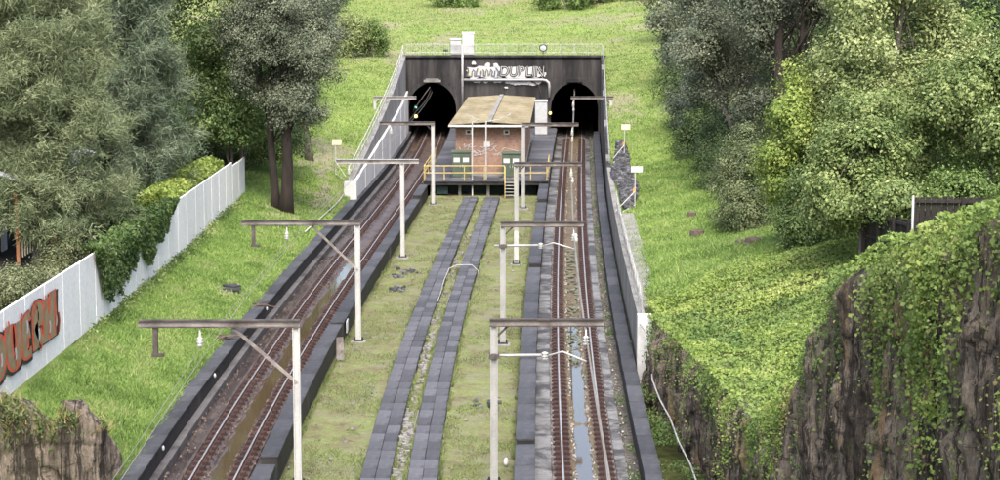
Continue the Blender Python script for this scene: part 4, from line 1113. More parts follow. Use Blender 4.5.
# ------------------------------------------------------------------ overhead masts and wires
def ibeam(mb_w, mb_f, p0, p1, h=.26, w=.2):
    d = np.array(p1, float) - np.array(p0, float)
    mb_w.bar(p0, p1, .05, h - .04)
    for s in (1, -1):
        q = np.array((0, 0, s * (h / 2 - .02)))
        mb_f.bar(np.array(p0) + q, np.array(p1) + q, w, .04)
def mast(x, y, zb, zt, xa_, xb_, label, white_from=None, brace=None, drop=None, tie=None, ins=None, w=.24, matm='steel', beam='beam'):
    root = thing('overhead_mast', (x, y, zb), label, 'mast')
    b = MB()
    hw_ = w / 2
    for s in (-1, 1): b.box((x + s * (hw_ - .015), y, (zb + zt) / 2), (.03, w, zt - zb))
    b.box((x, y, (zb + zt) / 2), (w - .06, .05, zt - zb - .02))
    b.build('mast_post', M[matm], root)
    if white_from is not None:
        b = MB(); b.box((x, y - .0, (zb + .35 + white_from) / 2), (w + .02, w + .02, white_from - zb - .35)); b.build('painted_band', M['steel_white'], root)
    b = MB(); b.box((x, y, zb + .02), (.7, .6, .16)); b.build('foundation', M['concrete'], root, bevel=.02)
    b = MB(); b.box((x, y, zb + .13), (.46, .46, .05))
    for sx in (-1, 1):
        for sy in (-1, 1): b.lathe((x + sx * .17, y + sy * .17, zb + .15), [(.03, 0), (.03, .08)], 6)
    b.build('base_plate', M['dark'], root)
    bw, bf = MB(), MB(); ibeam(bw, bf, (xa_, y, zt + .13), (xb_, y, zt + .13))
    arm = bw.build('arm', M['beam_top'], root); bf.build('flange', M[beam], arm)
    if brace:
        b = MB(); b.bar((brace[0], y, brace[1]), (brace[2], y, brace[3]), .1, .1); b.build('brace', M['beam_top'], root)
    else:
        b = MB(); sg = 1 if xb_ - x > x - xa_ else -1
        b.bar((x + sg * .1, y, zt - .35), (x + sg * .45, y, zt), .07, .07); b.build('gusset', M['beam'], root)
    if drop:
        b = MB(); b.box((drop[0], y, (zt + drop[1]) / 2), (.16, .16, zt - drop[1])); b.box((drop[0] + .08, y, drop[1] + .05), (.4, .2, .1)); b.build('drop_post', M['beam'], root)
    if tie:
        z_, x0_, x1_ = tie
        b = MB(); b.tube([(x0_, y, z_), (x1_ * .55 + x0_ * .45, y, z_ + .02)], .055, 8); b.build('registration_tube', M['steel'], root, smooth=True)
        b = MB(); xm_ = x1_ * .55 + x0_ * .45
        b.tube([(xm_ + .2, y, z_), (xm_ + .7, y, z_ + .14), (x1_, y - .6, z_ - .08)], .035, 6); b.build('steady_arm', M['steel'], root, smooth=True)
        b = MB(); b.lathe((xm_ + .1, y, z_ - .13), [(.05, 0), (.13, .03), (.06, .08), (.13, .12), (.06, .17), (.13, .22), (.05, .26)], 10); b.build('insulator', M['porcelain'], root, smooth=True)
        b = MB(); b.box((x, y, z_), (w + .12, w + .08, .16)); b.build('clamp', M['beam'], root)
    for xi in (ins or []):
        b = MB(); b.lathe((xi, y, zt - .75), [(.03, 0), (.03, .1), (.13, .14), (.05, .2), (.13, .26), (.05, .32), (.12, .38), (.03, .44), (.025, .74)], 10); b.build('insulator', M['porcelain'], root, smooth=True)
    return root
ZT_ = 5.16
Ym = [66.2, 92.0, 118.6, 144.8]
mx = [float(XL(y)) + 2.9 for y in Ym]
mast(mx[0], Ym[0], -.33, ZT_, -12.15, mx[0] + .13, 'pale overhead mast with long braced arm towards the graffiti fence bank', brace=(-9.0, ZT_, mx[0], ZT_ - 1.9), drop=(-11.6, ZT_ - 1.0), ins=[-10.1], matm='steel_white')
mast(mx[1], Ym[1], -.33, 5.2, -12.0, mx[1] + .13, 'pale overhead mast with braced arm standing beside the leaning board', brace=(-8.75, 5.2, mx[1], 3.1), drop=(-11.45, 4.2), ins=[-9.9], matm='steel_white')
mast(mx[2], Ym[2], -.33, 5.4, -9.75, mx[2] + 1.0, 'pale overhead mast with an arm overhanging both ways near the wing wall end', matm='steel_white', ins=[-9.0], beam='steel')
mast(mx[3], Ym[3], -.33, 5.55, -8.75, mx[3] + .13, 'pale overhead mast with short arm beside the yellow deck railing', matm='steel_white', ins=[-7.9], beam='beam')
mast(-10.75, 172, 3.9, 5.55, -10.9, -7.2, 'short pale mast standing on the wing wall bank by the tunnel', matm='steel_white', beam='steel')
Yn = [66.4, 91.3, 115.9, 142.5]
nx_ = [-.2, .13, .95, 1.68]
mast(nx_[0], Yn[0], -.33, ZT_, nx_[0] - .15, 3.5, 'grey mast with arm over the puddled track, registration tube low on the post', tie=(4.15, nx_[0] - .2, 2.9), ins=[2.9])
mast(nx_[1], Yn[1], -.33, 5.22, nx_[1] - .1, 3.85, 'grey mast with arm over the puddled track opposite the mesh fence', tie=(4.35, nx_[1] - .4, 3.45), ins=[3.4])
mast(nx_[2], Yn[2], -.33, 5.5, nx_[2] - .15, 4.75, 'grey mast with white painted band beside the deck steps', white_from=1.7, ins=[4.15])
mast(nx_[3], Yn[3], -.33, 5.65, nx_[3] - .1, 5.6, 'slender grey mast standing close in front of the brick hut corner', ins=[5.15])
mast(9.55, 172, 4.0, 5.55, 6.1, 9.75, 'short pale mast on the lawn with arm across the tunnel mouth', matm='steel_white', ins=[6.3])
def wire(fn, off, z, y0, y1, r, mat, label, sag=.0, span=26.0):
    mb = MB(); pts = []
    for y in np.arange(y0, y1, 2.0):
        ph = ((y - 66.2) % span) / span
        pts.append((float(fn(y)) + off + .05 * math.sin(y * .05), y, z - sag * 4 * ph * (1 - ph)))
    mb.tube(pts, r, 6); o = mb.build('overhead_wire', mat, None, smooth=True); return tag(o, label, 'wire')
wire(XR, .05, 4.55, 20, 240, .036, M['wire'], 'pale contact wire above the puddled track')
wire(XR, .0, 4.8, 20, 240, .014, M['wire'], 'thin carrier wire just above the contact wire of the puddled track', .15)
wire(XL, .0, 4.5, 20, 240, .014, M['wire'], 'pale contact wire above the rusty track')
wire(XL, -.15, 4.72, 20, 240, .011, M['wire'], 'thin carrier wire just above the contact wire of the rusty track', .15)
for i, y in enumerate([Yn[1], Yn[2], Yn[3], 172]):
    mb = MB(); x = float(XR(y)) + .05
    mb.lathe((x, y, 4.5), [(.03, 0), (.09, .05), (.09, .2), (.05, .26), (.09, .32), (.03, .42)], 10)
    o = mb.build('wire_clamp', M['porcelain'], None, smooth=True)
    tag(o, ['white clamp on the contact wire opposite the mesh fence', 'white clamp on the contact wire under the arm of the white banded mast', 'white clamp on the contact wire under the arm by the hut corner', 'white clamp on the contact wire in front of the tunnel mouth'][i], 'wire clamp')

# signs on posts
def sign(x, y, h, w, hh, mat, label, stay=None, band=False):
    z = gzs(x, y)
    root = thing('trackside_sign', (x, y, z), label, 'sign')
    b = MB(); b.tube([(x, y, z - .1), (x, y, z + h)], .035, 6); b.build('post', M['steel_white'], root)
    b = MB(); b.box((x + .1, y - .05, z + h), (w, .03, hh)); b.build('plate', mat, root, bevel=.004)
    if stay:
        b = MB(); b.tube([(x, y, z + h * .42), stay], .03, 6); b.build('stay', M['steel_white'], root)
        b = MB(); b.tube([(x - .0, y - .03, z + .15), (stay[0], stay[1], stay[2] - .3)], .03, 6); b.build('ground_bar', M['steel_white'], root)
    if band:
        b = MB(); b.box((x - .05, y, z + h * .45), (.12, .12, .25)); b.build('band', M['orange'], root)
sign(8.25, 121.5, 2.35, .72, .36, M['white'], 'white rectangular sign plate on a stayed post beside the dark stone bank', (6.95, 119.6, 2.4), True)
sign(9.35, 150, 2.35, .66, .4, M['cream'], 'cream sign plate on a stayed post on the lawn near the tunnel', (8.35, 147, 2.9), True)
sign(-12.05, 146, 2.5, .68, .42, M['cream'], 'yellowish sign plate on a post at the end of the white wing wall', (-11.1, 143, 2.0))
pipe_thing('rail_conduit', [(float(eL(y)) - .35 - .25 * k, y, gzs(float(eL(y)) - .35 - .25 * k, y) + .15) for k, y in [(0.3 * j, 142 - 5 * j) for j in range(5)]], .035, M['steel_white'], 'pale conduit lying on the grass from the wing wall end', 'conduit', 6)
# corrugated hose down the cliff beside the wall end
hp = [(640, 0)]
pipe_thing('hose', [(5.9, 83.0, 2.2), (6.15, 82.3, 1.9), (6.1, 81.5, 1.4), (6.2, 80.5, .9), (6.1, 78.5, .75), (6.2, 76, .5), (6.35, 73, .45), (6.4, 70, .3), (6.55, 67, .2), (6.6, 63, .0), (6.6, 58, -.2)], .032, M['steel'], 'pale hose hanging from the wall end down along the cliff foot', 'hose', 8)

# ------------------------------------------------------------------ white fence with graffiti
wf = thing('white_fence', (FENCE_X, 60, 3.0), 'long white concrete panel fence along the top of the grass bank', 'fence')
edges = np.arange(58.0, 133.0, 3.1)
for i in range(len(edges) - 1):
    y0_, y1_ = edges[i], edges[i + 1]
    b = MB(); vs = []
    zb0, zb1 = float(zFL(y0_)) - .6, float(zFL(y1_)) - .6
    zt = float(zFL((y0_ + y1_) / 2)) + 2.42 + (-.25 if i > 21 else 0)
    zt0 = zt + .5 * (float(zFL(y0_)) - float(zFL(y1_))) * .9; zt1 = zt - .5 * (float(zFL(y0_)) - float(zFL(y1_))) * .9
    for y, zb_, ztt in ((y0_ + .08, zb0, zt0), (y1_ - .08, zb1, zt1)):
        vs += [(FENCE_X - .06, y, zb_), (FENCE_X + .03, y, zb_), (FENCE_X + .03, y, ztt), (FENCE_X - .06, y, ztt)]
    b.add(vs, [(3, 2, 1, 0), (4, 5, 6, 7), (0, 1, 5, 4), (1, 2, 6, 5), (2, 3, 7, 6), (3, 0, 4, 7)])
    b.build('panel', M['fence_white'], wf)
    b = MB(); b.box((FENCE_X - .045, y1_, (zb1 + zt1) / 2 - .02), (.12, .16, zt1 - zb1)); b.build('post', M['fence_white'], wf)
gf = thing('fence_graffiti', (FENCE_X + .05, 71, 4), 'red tan and black graffiti letters sprayed on the white fence', 'graffiti')
XG = FENCE_X + .095
def gz_f(y): return float(zFL(y))
def ribbon(mb, pts, w, x):      # pts in (y, height above the fence foot); the letters are three times as wide as tall strokes
    P = [np.array(((64.2 + (p[0] - 64.2) * .88) / 3.0, .08 + p[1] * .84)) for p in pts]; w = w * .88
    vs, fs = [], []
    for i, p in enumerate(P):
        d = P[min(i + 1, len(P) - 1)] - P[max(i - 1, 0)]; d = d / (np.linalg.norm(d) + 1e-9); nrm = np.array((-d[1], d[0])) * w / 2
        for s in (1, -1):
            q = p + s * nrm; yv = q[0] * 3.0; zc = min(max(q[1], .02), 2.36)
            vs.append((x, yv, gz_f(yv) + zc))
    for i in range(len(P) - 1): fs.append((2 * i, 2 * i + 1, 2 * i + 3, 2 * i + 2))
    mb.add(vs, fs)
def curve(pts, n=8):
    out = []
    P = [np.array(p, float) for p in pts]
    for i in range(len(P) - 1):
        p0, p1, p2, p3 = P[max(i - 1, 0)], P[i], P[i + 1], P[min(i + 2, len(P) - 1)]
        for k in range(n):
            t = k / n
            out.append(.5 * (2 * p1 + (p2 - p0) * t + (2 * p0 - 5 * p1 + 4 * p2 - p3) * t * t + (3 * p1 - p0 - 3 * p2 + p3) * t ** 3))
    out.append(P[-1]); return out
S = [[(66.0, 1.9), (66.8, 1.7), (67.2, 1.0), (66.6, .35), (65.4, .3)], [(65.2, .4), (64.6, 1.2), (65.3, 1.9), (66.0, 1.9)],
     [(68.2, 2.1), (68.1, 1.2), (68.6, .4), (69.4, .35), (69.8, 1.1), (69.7, 2.0)],
     [(71.8, 1.95), (70.9, 1.8), (70.8, 1.1), (70.9, .4), (71.9, .35)], [(70.8, 1.15), (71.7, 1.2)],
     [(72.8, .25), (72.7, 1.2), (72.8, 2.1), (73.6, 1.9), (73.6, 1.4), (72.9, 1.15), (73.9, .3)],
     [(74.6, 2.2), (74.6, 1.2), (74.5, .25)], [(74.6, 1.2), (75.7, 1.35)], [(75.9, 2.35), (75.75, 1.3), (75.7, .25)]]
for w_, mt, x_, nm in ((.66, 'spray_black', XG, 'shadow'), (.46, 'spray_red', XG + .004, 'outline'), (.27, 'spray_tan', XG + .008, 'fill')):
    b = MB()
    for k, s_ in enumerate(S):
        sh = (.12, -.06) if nm == 'shadow' else (0, 0)
        ribbon(b, curve([(p[0] + sh[0], p[1] + sh[1]) for p in s_]), w_, x_ + k * .0004)
    b.build(nm, M[mt], gf)
b = MB()
for k, (y, z0_, z1_) in enumerate([(68.0, 1.8, 2.3), (70.2, 1.7, 2.25), (72.6, 1.9, 2.36), (74.4, 1.6, 2.36), (76.2, .4, 2.36), (76.9, .3, 1.2), (69.0, .05, .5), (73.4, .05, .45)]):
    b = MB(); ribbon(b, [(y, z0_), (y + .25, (z0_ + z1_) / 2), (y + .1, z1_)], .07, XG + .0165 + k * .0004); b.build('spike', M['spray_red'], gf)
for k, (y, z) in enumerate([(66.9, .9), (69.1, .7), (71.2, 1.5), (73.2, .8), (75.2, .8), (76.4, .9)]):
    b = MB(); ribbon(b, curve([(y, z - .25), (y + .1, z), (y, z + .3)]), .09, XG + .013 + k * .0004); b.build('highlight', M['spray_white'], gf)
for pts_ in ([(76.6, .25), (76.9, .8), (76.5, 1.3)], [(67.0, .1), (67.6, .5), (67.3, .9)]):
    b = MB(); ribbon(b, curve(pts_), .2, XG + .002); b.build('backing', M['spray_olive'], gf)

# ------------------------------------------------------------------ rock cliffs
def cliff(name, path, ztop, zbase, label, ds=.06, dz=.14, tuck=(1.7, 0, -.4), tj=.5, inward=(1, 0), seed=0, amp=1.0):
    """path: (s -> x,y) polyline; face displaced along its outward normal, the brow rolled back"""
    P = np.array(path, float)
    seg = np.linalg.norm(np.diff(P, axis=0), axis=1); S_ = np.concatenate([[0], np.cumsum(seg)])
    s = np.arange(0, S_[-1], ds)
    x = np.interp(s, S_, P[:, 0]); y = np.interp(s, S_, P[:, 1])
    tx, ty = np.gradient(x, s), np.gradient(y, s); l = np.hypot(tx, ty); nx, ny = ty / l, -tx / l
    zt = ztop(x, y)
    nz = int((np.max(zt) - zbase) / dz)
    t_ = np.linspace(0, 1, nz)
    SS, TT = np.meshgrid(s, t_, indexing='ij')
    ZT2 = zt[:, None] + (fbm(SS * .8, SS * 0, seed, 3) - .5) * tj
    ZZ = zbase + (ZT2 - zbase) * TT
    big = (fbm(SS * .22 + seed, ZZ * .12, seed, 4) - .5) * 1.3
    g = fbm(SS * 1.15 + seed * 3, ZZ * .06, seed + 2, 3)
    groove = -np.abs(g - .5) * 1.9
    g2 = -np.abs(fbm(SS * 3.1, ZZ * .12 + seed, seed + 5, 2) - .5) * .9 - np.abs(fbm(SS * 6.5, ZZ * .15 + seed, seed + 15, 2) - .5) * .4
    led = (np.floor(ZZ * .55 + fbm(SS * .35, ZZ * .2, seed + 9, 3) * 3) % 2 - .5) * .16 + (fbm(SS * .5, ZZ * 1.3, seed + 9, 3) - .5) * .3
    blk = (_h(np.floor(SS * .9 + fbm(SS * .3, ZZ * .4, seed + 3, 2) * 2).astype(np.int64), np.floor(ZZ * .5 + fbm(SS * .4, ZZ * .1, seed + 8, 2) * 2).astype(np.int64), np.int64(seed)) - .5) * .3
    small = (fbm(SS * 3.0, ZZ * 2.6, seed + 4, 4) - .5) * .4 + blk * .8
    D = amp * (big + groove + g2 + led + small)
    brow = np.clip((ZZ - (ZT2 - .7)) / .7, 0, 1)
    D = D * (1 - .5 * brow) - .55 * brow ** 2.2
    XX = x[:, None] + nx[:, None] * D; YY = y[:, None] + ny[:, None] * D
    # back edge tucked under the turf
    XX = np.concatenate([XX, XX[:, -1:] + tuck[0]], 1); YY = np.concatenate([YY, YY[:, -1:] + tuck[1]], 1); ZZ = np.concatenate([ZZ, ZZ[:, -1:] + tuck[2]], 1)
    m = nz + 1
    V = np.stack([XX, YY, ZZ], -1).reshape(-1, 3)
    r, c = np.meshgrid(np.arange(len(s) - 1), np.arange(m - 1), indexing='ij'); a = r * m + c
    F = np.stack([a, a + 1, a + 1 + m, a + m], -1).reshape(-1, 4)
    o = np_mesh(name, V, F, M['rock'], smooth=False)
    tag(o, label, 'cliff')
    return XX[:, :-1], YY[:, :-1], ZZ[:, :-1]
cy = np.arange(84.5, 14, -.5)
RC = cliff('rock_cliff', [(float(cliff_x(y)), y) for y in cy], lambda x, y: z0R(y) + .1, -.7, 'tall dark streaked sandstone cutting face hung with vines beside the puddled track', seed=1, amp=.75)
# low rock face below the graffiti fence
lp = [(-12.35, 64.6), (-12.55, 63.2), (-12.75, 62.2), (-13.4, 61.7), (-14.0, 61.7), (-14.5, 62.05), (-14.9, 62.0), (-15.4, 61.5), (-16.6, 61.0), (-18, 61.1), (-21, 61.0), (-26, 61.2)]
LC = cliff('rock_outcrop', lp[::-1], lambda x, y: np.interp(-x, [12.3, 12.6, 13.0, 13.9, 14.4, 15.0, 16, 17, 30], [1.3, 3.0, 3.5, 3.5, 2.7, 3.7, 4.0, 3.9, 4.0]), -.6, 'low streaked rock outcrop with grassy brow below the graffiti fence', seed=6, amp=.42, ds=.07, dz=.09, tuck=(-.3, 1.6, -.5), tj=.15)

# ------------------------------------------------------------------ leaves
def leaf_quads(C, size, nrm_bias=(0, 0, .6), aspect=1.7, curl=.25, out=None):
    """one folded leaf of two triangles per point"""
    n = len(C)
    nr = RNG.normal(0, 1, (n, 3)) * (.75 if out is None else .5) + np.array(nrm_bias)
    if out is not None: nr = nr + out
    nr /= np.linalg.norm(nr, axis=1)[:, None] + 1e-9
    t = RNG.normal(0, 1, (n, 3)); t -= nr * (t * nr).sum(1)[:, None]; t /= np.linalg.norm(t, axis=1)[:, None] + 1e-9
    b = np.cross(nr, t)
    s = (np.asarray(size) * (.6 + .8 * RNG.random(n)))[:, None]
    L, W = s * .5, s * .5 / aspect
    v = np.stack([C - t * L, C + b * W + nr * s * curl * .3, C + t * L - nr * s * curl * .2, C - b * W + nr * s * curl * .3], 1)
    return v.reshape(-1, 3), np.arange(4 * n).reshape(n, 4)
def ellip(n, c, r, shell=.55):
    d = RNG.normal(0, 1, (n, 3)); d /= np.linalg.norm(d, axis=1)[:, None]
    q = shell + (1 - shell) * RNG.random(n) ** .6
    return np.array(c) + d * np.array(r) * q[:, None], d
def crown_points(blobs, n_clusters, per, spread, gap=.42, seed=0, flat=.7):
    vol = np.array([b[3] * b[4] * b[5] for b in blobs]) ** .67; vol /= vol.sum()
    P, O = [], []
    for b, w in zip(blobs, vol):
        k = max(3, int(n_clusters * w))
        c, d = ellip(int(k * 1.6), b[:3], b[3:6], .5)
        nz_ = fbm(c[:, 0] * .55 + seed, c[:, 1] * .55, c[:, 2] * .55 + seed, 3)
        ok = nz_ > np.quantile(nz_, gap)
        far = RNG.random(len(c)) < .14
        c = np.where(far[:, None], np.array(b[:3]) + d * np.array(b[3:6]) * (1.0 + .35 * RNG.random((len(c), 1))), c)
        P.append(c[ok][:k]); O.append(d[ok][:k])
    P = np.concatenate(P); O = np.concatenate(O)
    C = np.repeat(P, per, 0) + RNG.normal(0, 1, (len(P) * per, 3)) * np.array((spread, spread, spread * flat))
    return P, C, np.repeat(O, per, 0)
def trunk_mesh(mb, base, top, r0, r1, wob=.25, n=9, seg=9):
    b, t_ = np.array(base, float), np.array(top, float)
    ph = random.random() * 6
    pts = []
    for i in range(n):
        k = i / (n - 1)
        pts.append(b + (t_ - b) * k + np.array((math.sin(ph + k * 4) * wob, math.cos(ph * 1.3 + k * 3.3) * wob, 0)) * math.sin(k * math.pi))
    rs = [r0 * (1.35 if i == 0 else 1.0) + (r1 - r0) * (i / (n - 1)) for i in range(n)]
    mb.tube(pts, rs, seg); return pts
def tree(name, label, x, y, blobs, leaf, nclus, per, lsize, spread, trunk_r=.3, bark='bark', group=None, trunks=None, gap=.42, needle=False, cat='tree', zb=None, limbs=14, flat=.7, nrm=(0, 0, .6), droop=0.0, aspect=1.7):
    z = gzs(x, y) if zb is None else zb
    if not needle and name == 'bright_tree': lsize *= .66; per = int(per * 1.6)
    elif not needle: lsize *= (.6 if y < 160 else .7); per = int(per * (1.75 if y < 160 else 1.0))
    root = thing(name, (x, y, z), label, cat, group)
    B = [(x + b[0], y + b[1], z + b[2], b[3], b[4], b[5]) for b in blobs]
    P, C, O = crown_points(B, nclus, per, spread, gap, seed=x * 3.1 + y, flat=flat)
    cz = max(B, key=lambda b: b[3] * b[4] * b[5])
    mb = MB()
    for k, (dx, dy, tx, ty, tz, rr) in enumerate(trunks or [(0, 0, cz[0] - x, cz[1] - y, cz[2] - z + cz[5] * .55, trunk_r)]):
        pts = trunk_mesh(mb, (x + dx, y + dy, z - .3), (x + tx, y + ty, z + tz), rr, rr * .3)
        for q in range(limbs):
            i = random.randint(len(pts) // 3, len(pts) - 1)
            tgt = min((P[random.randrange(len(P))] for _ in range(4)), key=lambda q_: np.linalg.norm(q_ - np.array(pts[i])))
            p = np.array(pts[i]); mid = (p + tgt) / 2 + np.array((random.gauss(0, .3), random.gauss(0, .3), random.uniform(.0, .6)))
            mb.tube([p, mid, tgt], [rr * .24 * (1 - .5 * i / len(pts)), rr * .12, .015], 5)
    mb.build('trunk', M[bark], root, smooth=True)
    if needle:
        n = len(P)
        per2 = per
        base = np.repeat(P + RNG.normal(0, .12, P.shape), per2, 0)
        dirm = np.repeat(O[::per] * .5 + np.array((0, 0, .35 - droop)) + RNG.normal(0, .35, P.shape), per2, 0) + RNG.normal(0, .62, (n * per2, 3))
        dirm /= np.linalg.norm(dirm, axis=1)[:, None]
        base = base + RNG.normal(0, spread, base.shape)
        ln = (lsize * (.6 + .8 * RNG.random(n * per2)))[:, None]
        side = np.cross(dirm, RNG.normal(0, 1, dirm.shape)); side /= np.linalg.norm(side, axis=1)[:, None] + 1e-9
        w = .009 + .00013 * y
        tip = base + dirm * ln - np.array((0, 0, 1)) * ln * .18
        v = np.stack([base - side * w, base + side * w, tip], 1).reshape(-1, 3)
        tone = np.repeat(np.clip(RNG.normal(.5, .26, n), 0, 1), per2 * 3)
        np_mesh('crown', v, np.arange(len(v)).reshape(-1, 3), M[leaf], root, attrs={'tone': tone})
    else:
        cd_ = C - np.repeat(P, per, 0)
        v, f = leaf_quads(C, np.full(len(C), lsize), nrm, out=O * .7 + cd_ / spread * .55, aspect=aspect)
        tone = np.repeat(np.clip(RNG.normal(.5, .26, len(P)), 0, 1), per * 4)
        np_mesh('crown', v, f, M[leaf], root, attrs={'tone': tone})
    return root

# --- casuarinas and broadleaf trees behind the white fence
def needle_blobs(h0, h1, r, n, seed, lean=0.0):
    rr = random.Random(seed); out = []
    for i in range(n):
        k = i / (n - 1); hh = h0 + (h1 - h0) * k
        rad = r * (1 - .45 * k) * rr.uniform(.55, 1.0)
        a = rr.random() * 6.28; d = r * (1 - .5 * k) * rr.uniform(.25, .75)
        out.append((d * math.cos(a) + lean * k, d * math.sin(a), hh, rad * .62, rad * .62, rad * .5))
    return out
tree('casuarina_tree', 'tall feathery olive casuarina behind the white fence by the house', -21.8, 92, needle_blobs(3.6, 17, 5.0, 52, 1), 'casu', 2900, 80, .36, .2, .35, needle=True, limbs=40, droop=.12)
tree('casuarina_tree', 'darker blue green casuarina leaning over the bright hedge', -22.0, 112, needle_blobs(3.0, 20, 4.3, 46, 2, 1.4), 'casu_blue', 2300, 75, .4, .22, .35, needle=True, limbs=40, droop=.1)
tree('casuarina_tree', 'olive casuarina rising behind the house roof', -28.5, 106, needle_blobs(2, 19, 5.5, 36, 3), 'casu', 1500, 60, .45, .26, .4, needle=True, limbs=20, droop=.1)
tree('evergreen_tree', 'deep green evergreen filling the gap behind the casuarinas', -28, 128, [(0, 0, 7, 5, 4, 6), (5, 2, 6, 4, 4, 5), (2, 0, 13, 5, 4, 5), (7, 3, 12, 4, 3, 5)], 'l_black', 900, 40, .34, .5, .4)
tree('evergreen_tree', 'glossy dark green broadleaf tree with several stems behind the fence end', -17.7, 133, [(0, 0, 5.2, 2.4, 2.4, 2.0), (1.2, -.3, 7.6, 2.6, 2.4, 2.2), (-.6, 0, 9.6, 2.8, 2.5, 2.4), (.8, .4, 12, 2.6, 2.4, 2.3), (1.6, 0, 4.6, 1.4, 1.4, 1.3), (0, 0, 14.5, 2.6, 2.4, 2)], 'l_gloss', 900, 40, .3, .36, .16,
     trunks=[(0, 0, -.8, 0, 6, .13), (.25, 0, .9, .2, 6.5, .14), (-.2, 0, .1, 0, 7, .13)], limbs=8)
tree('evergreen_tree', 'dark trunked tree with grey green crown at the fence end', -13.9, 128.5, [(-.8, 0, 9.2, 2.3, 2.2, 2.0), (.9, 0, 7.6, 1.9, 1.8, 1.9), (1.6, 0, 10.6, 2.2, 2.2, 2.4), (-1.6, .3, 12, 2.3, 2.3, 2.3), (.4, 0, 13.5, 2.8, 2.5, 2.5), (1.7, 0, 6.9, 1.1, 1.2, 1.2), (-.2, -.4, 6.0, .5, .5, .7)], 'l_grey', 1250, 42, .22, .32, .36, bark='bark_dark',
     trunks=[(0, 0, .35, 0, 13, .44), (-.62, .3, -.75, .2, 12, .32)], limbs=14)
tree('evergreen_tree', 'grey trunked tree standing on worn earth uphill of the dark trunked one', -14.35, 150, [(-.8, 0, 10.0, 2.6, 2.2, 2.6), (.3, 0, 13, 2.6, 2.2, 2.6), (-.2, 0, 7.2, 1.5, 1.4, 1.2)], 'l_grey', 500, 40, .24, .36, .3, bark='bark', limbs=10)
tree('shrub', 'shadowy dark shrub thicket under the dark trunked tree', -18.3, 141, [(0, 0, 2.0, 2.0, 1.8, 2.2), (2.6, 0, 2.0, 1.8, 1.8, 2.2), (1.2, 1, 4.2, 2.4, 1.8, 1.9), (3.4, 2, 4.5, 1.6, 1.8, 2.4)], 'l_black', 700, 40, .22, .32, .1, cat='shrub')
tree('shrub', 'dark rounded bush on the hill with a paler side', -12.6, 199.5, [(0, 0, 1.4, 1.5, 1.5, 1.9), (-.8, 0, 2.6, 1.4, 1.4, 1.5)], 'l_dark', 300, 40, .22, .3, .12, cat='shrub')
tree('shrub', 'pale drooping bush next to the dark bush on the hill', -15.2, 198, [(0, 0, 1.3, 1.9, 1.5, 1.5), (.4, 0, 2.8, 1.5, 1.4, 1.3)], 'l_pale', 300, 30, .42, .36, .12, cat='shrub', aspect=3.5)
tree('evergreen_tree', 'tall dark tree at the far edge of the hill lawn above the pale bush', -18.5, 196, [(0, 0, 6, 2.8, 2.6, 3), (-.5, 0, 10, 3, 2.6, 3), (1.2, 0, 4, 1.6, 1.6, 1.6)], 'l_grey', 450, 40, .3, .4, .3)
tree('evergreen_tree', 'dense dark tree behind the thicket uphill from the fence end', -19.5, 168, [(0, 0, 4.5, 3.2, 3, 3.6), (1.2, 0, 9, 3.4, 3, 3.8), (-1, 0, 13, 3, 3, 3)], 'l_black', 600, 40, .3, .42, .3)
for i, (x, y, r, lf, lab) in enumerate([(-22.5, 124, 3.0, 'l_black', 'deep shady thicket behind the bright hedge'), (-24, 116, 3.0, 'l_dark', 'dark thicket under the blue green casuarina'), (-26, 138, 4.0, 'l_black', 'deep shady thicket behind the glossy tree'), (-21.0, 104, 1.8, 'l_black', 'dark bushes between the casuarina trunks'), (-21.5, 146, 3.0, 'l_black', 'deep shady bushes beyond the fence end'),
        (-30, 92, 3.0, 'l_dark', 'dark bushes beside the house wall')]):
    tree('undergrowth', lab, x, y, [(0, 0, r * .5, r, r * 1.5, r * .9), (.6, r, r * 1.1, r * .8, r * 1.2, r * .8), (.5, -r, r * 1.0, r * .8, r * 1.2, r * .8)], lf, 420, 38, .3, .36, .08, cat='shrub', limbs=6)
# bright hedge, ivy on the fence, shrubs behind it
def scatter_bush(name, label, pts_fn, n, leaf, size, cat, bias=(0, 0, .6), kind=None):
    C = pts_fn(n)
    v, f = leaf_quads(C, np.full(len(C), size), bias)
    o = np_mesh(name, v, f, M[leaf]); tag(o, label, cat, kind=kind); return o
def hedge_pts(n):
    y = 104 + RNG.random(n) * 20; x = np.minimum(-18.1 + RNG.normal(0, .55, n), FENCE_X - .2); top = zFL(y) + 2.75 + .45 * fbm(y * .8, x, 0, 3)
    z = top - np.abs(RNG.normal(0, .55, n)) ; return np.stack([x, y, z - .5 * ((x + 18.1) / .8) ** 2 * .4], 1)
scatter_bush('hedge', 'bright yellow green hedge showing above the white fence', hedge_pts, 9000, 'l_lime', .22, 'hedge')
def ivy_pts(n):
    y = 82.5 + RNG.random(n) * 20; dens = fbm(y * .33, y * 0 + 4, 0, 3)
    hang = np.interp(y, [82.5, 84, 86, 89, 92, 95, 98, 102.5], [.5, 1.6, 2.2, 2.0, 1.3, 1.9, 1.6, .3]) * (.7 + .8 * (vnoise(y * 1.3, y * 0, 3)))
    k = RNG.random(n) ** 1.2
    z = zFL(y) + 2.75 - k * hang; x = FENCE_X + .12 + RNG.random(n) * .4 * (1 - k * .6) - (k < .18) * RNG.random(n) * .7
    return np.stack([x, y, z], 1)
scatter_bush('ivy', 'dark ivy curtain hanging over the white fence', ivy_pts, 11000, 'ivy', .19, 'ivy', bias=(.8, 0, .4))
def weed_pts(n):
    y = 80 + RNG.random(n) ** .8 * 48; x = FENCE_X + .1 + np.abs(RNG.normal(0, .22, n)); z = gz(x, y) + np.abs(RNG.normal(0, .16, n)); return np.stack([x, y, z], 1)
scatter_bush('weeds', 'weedy fringe along the foot of the white fence', weed_pts, 3500, 'l_mid', .14, None, kind='stuff')
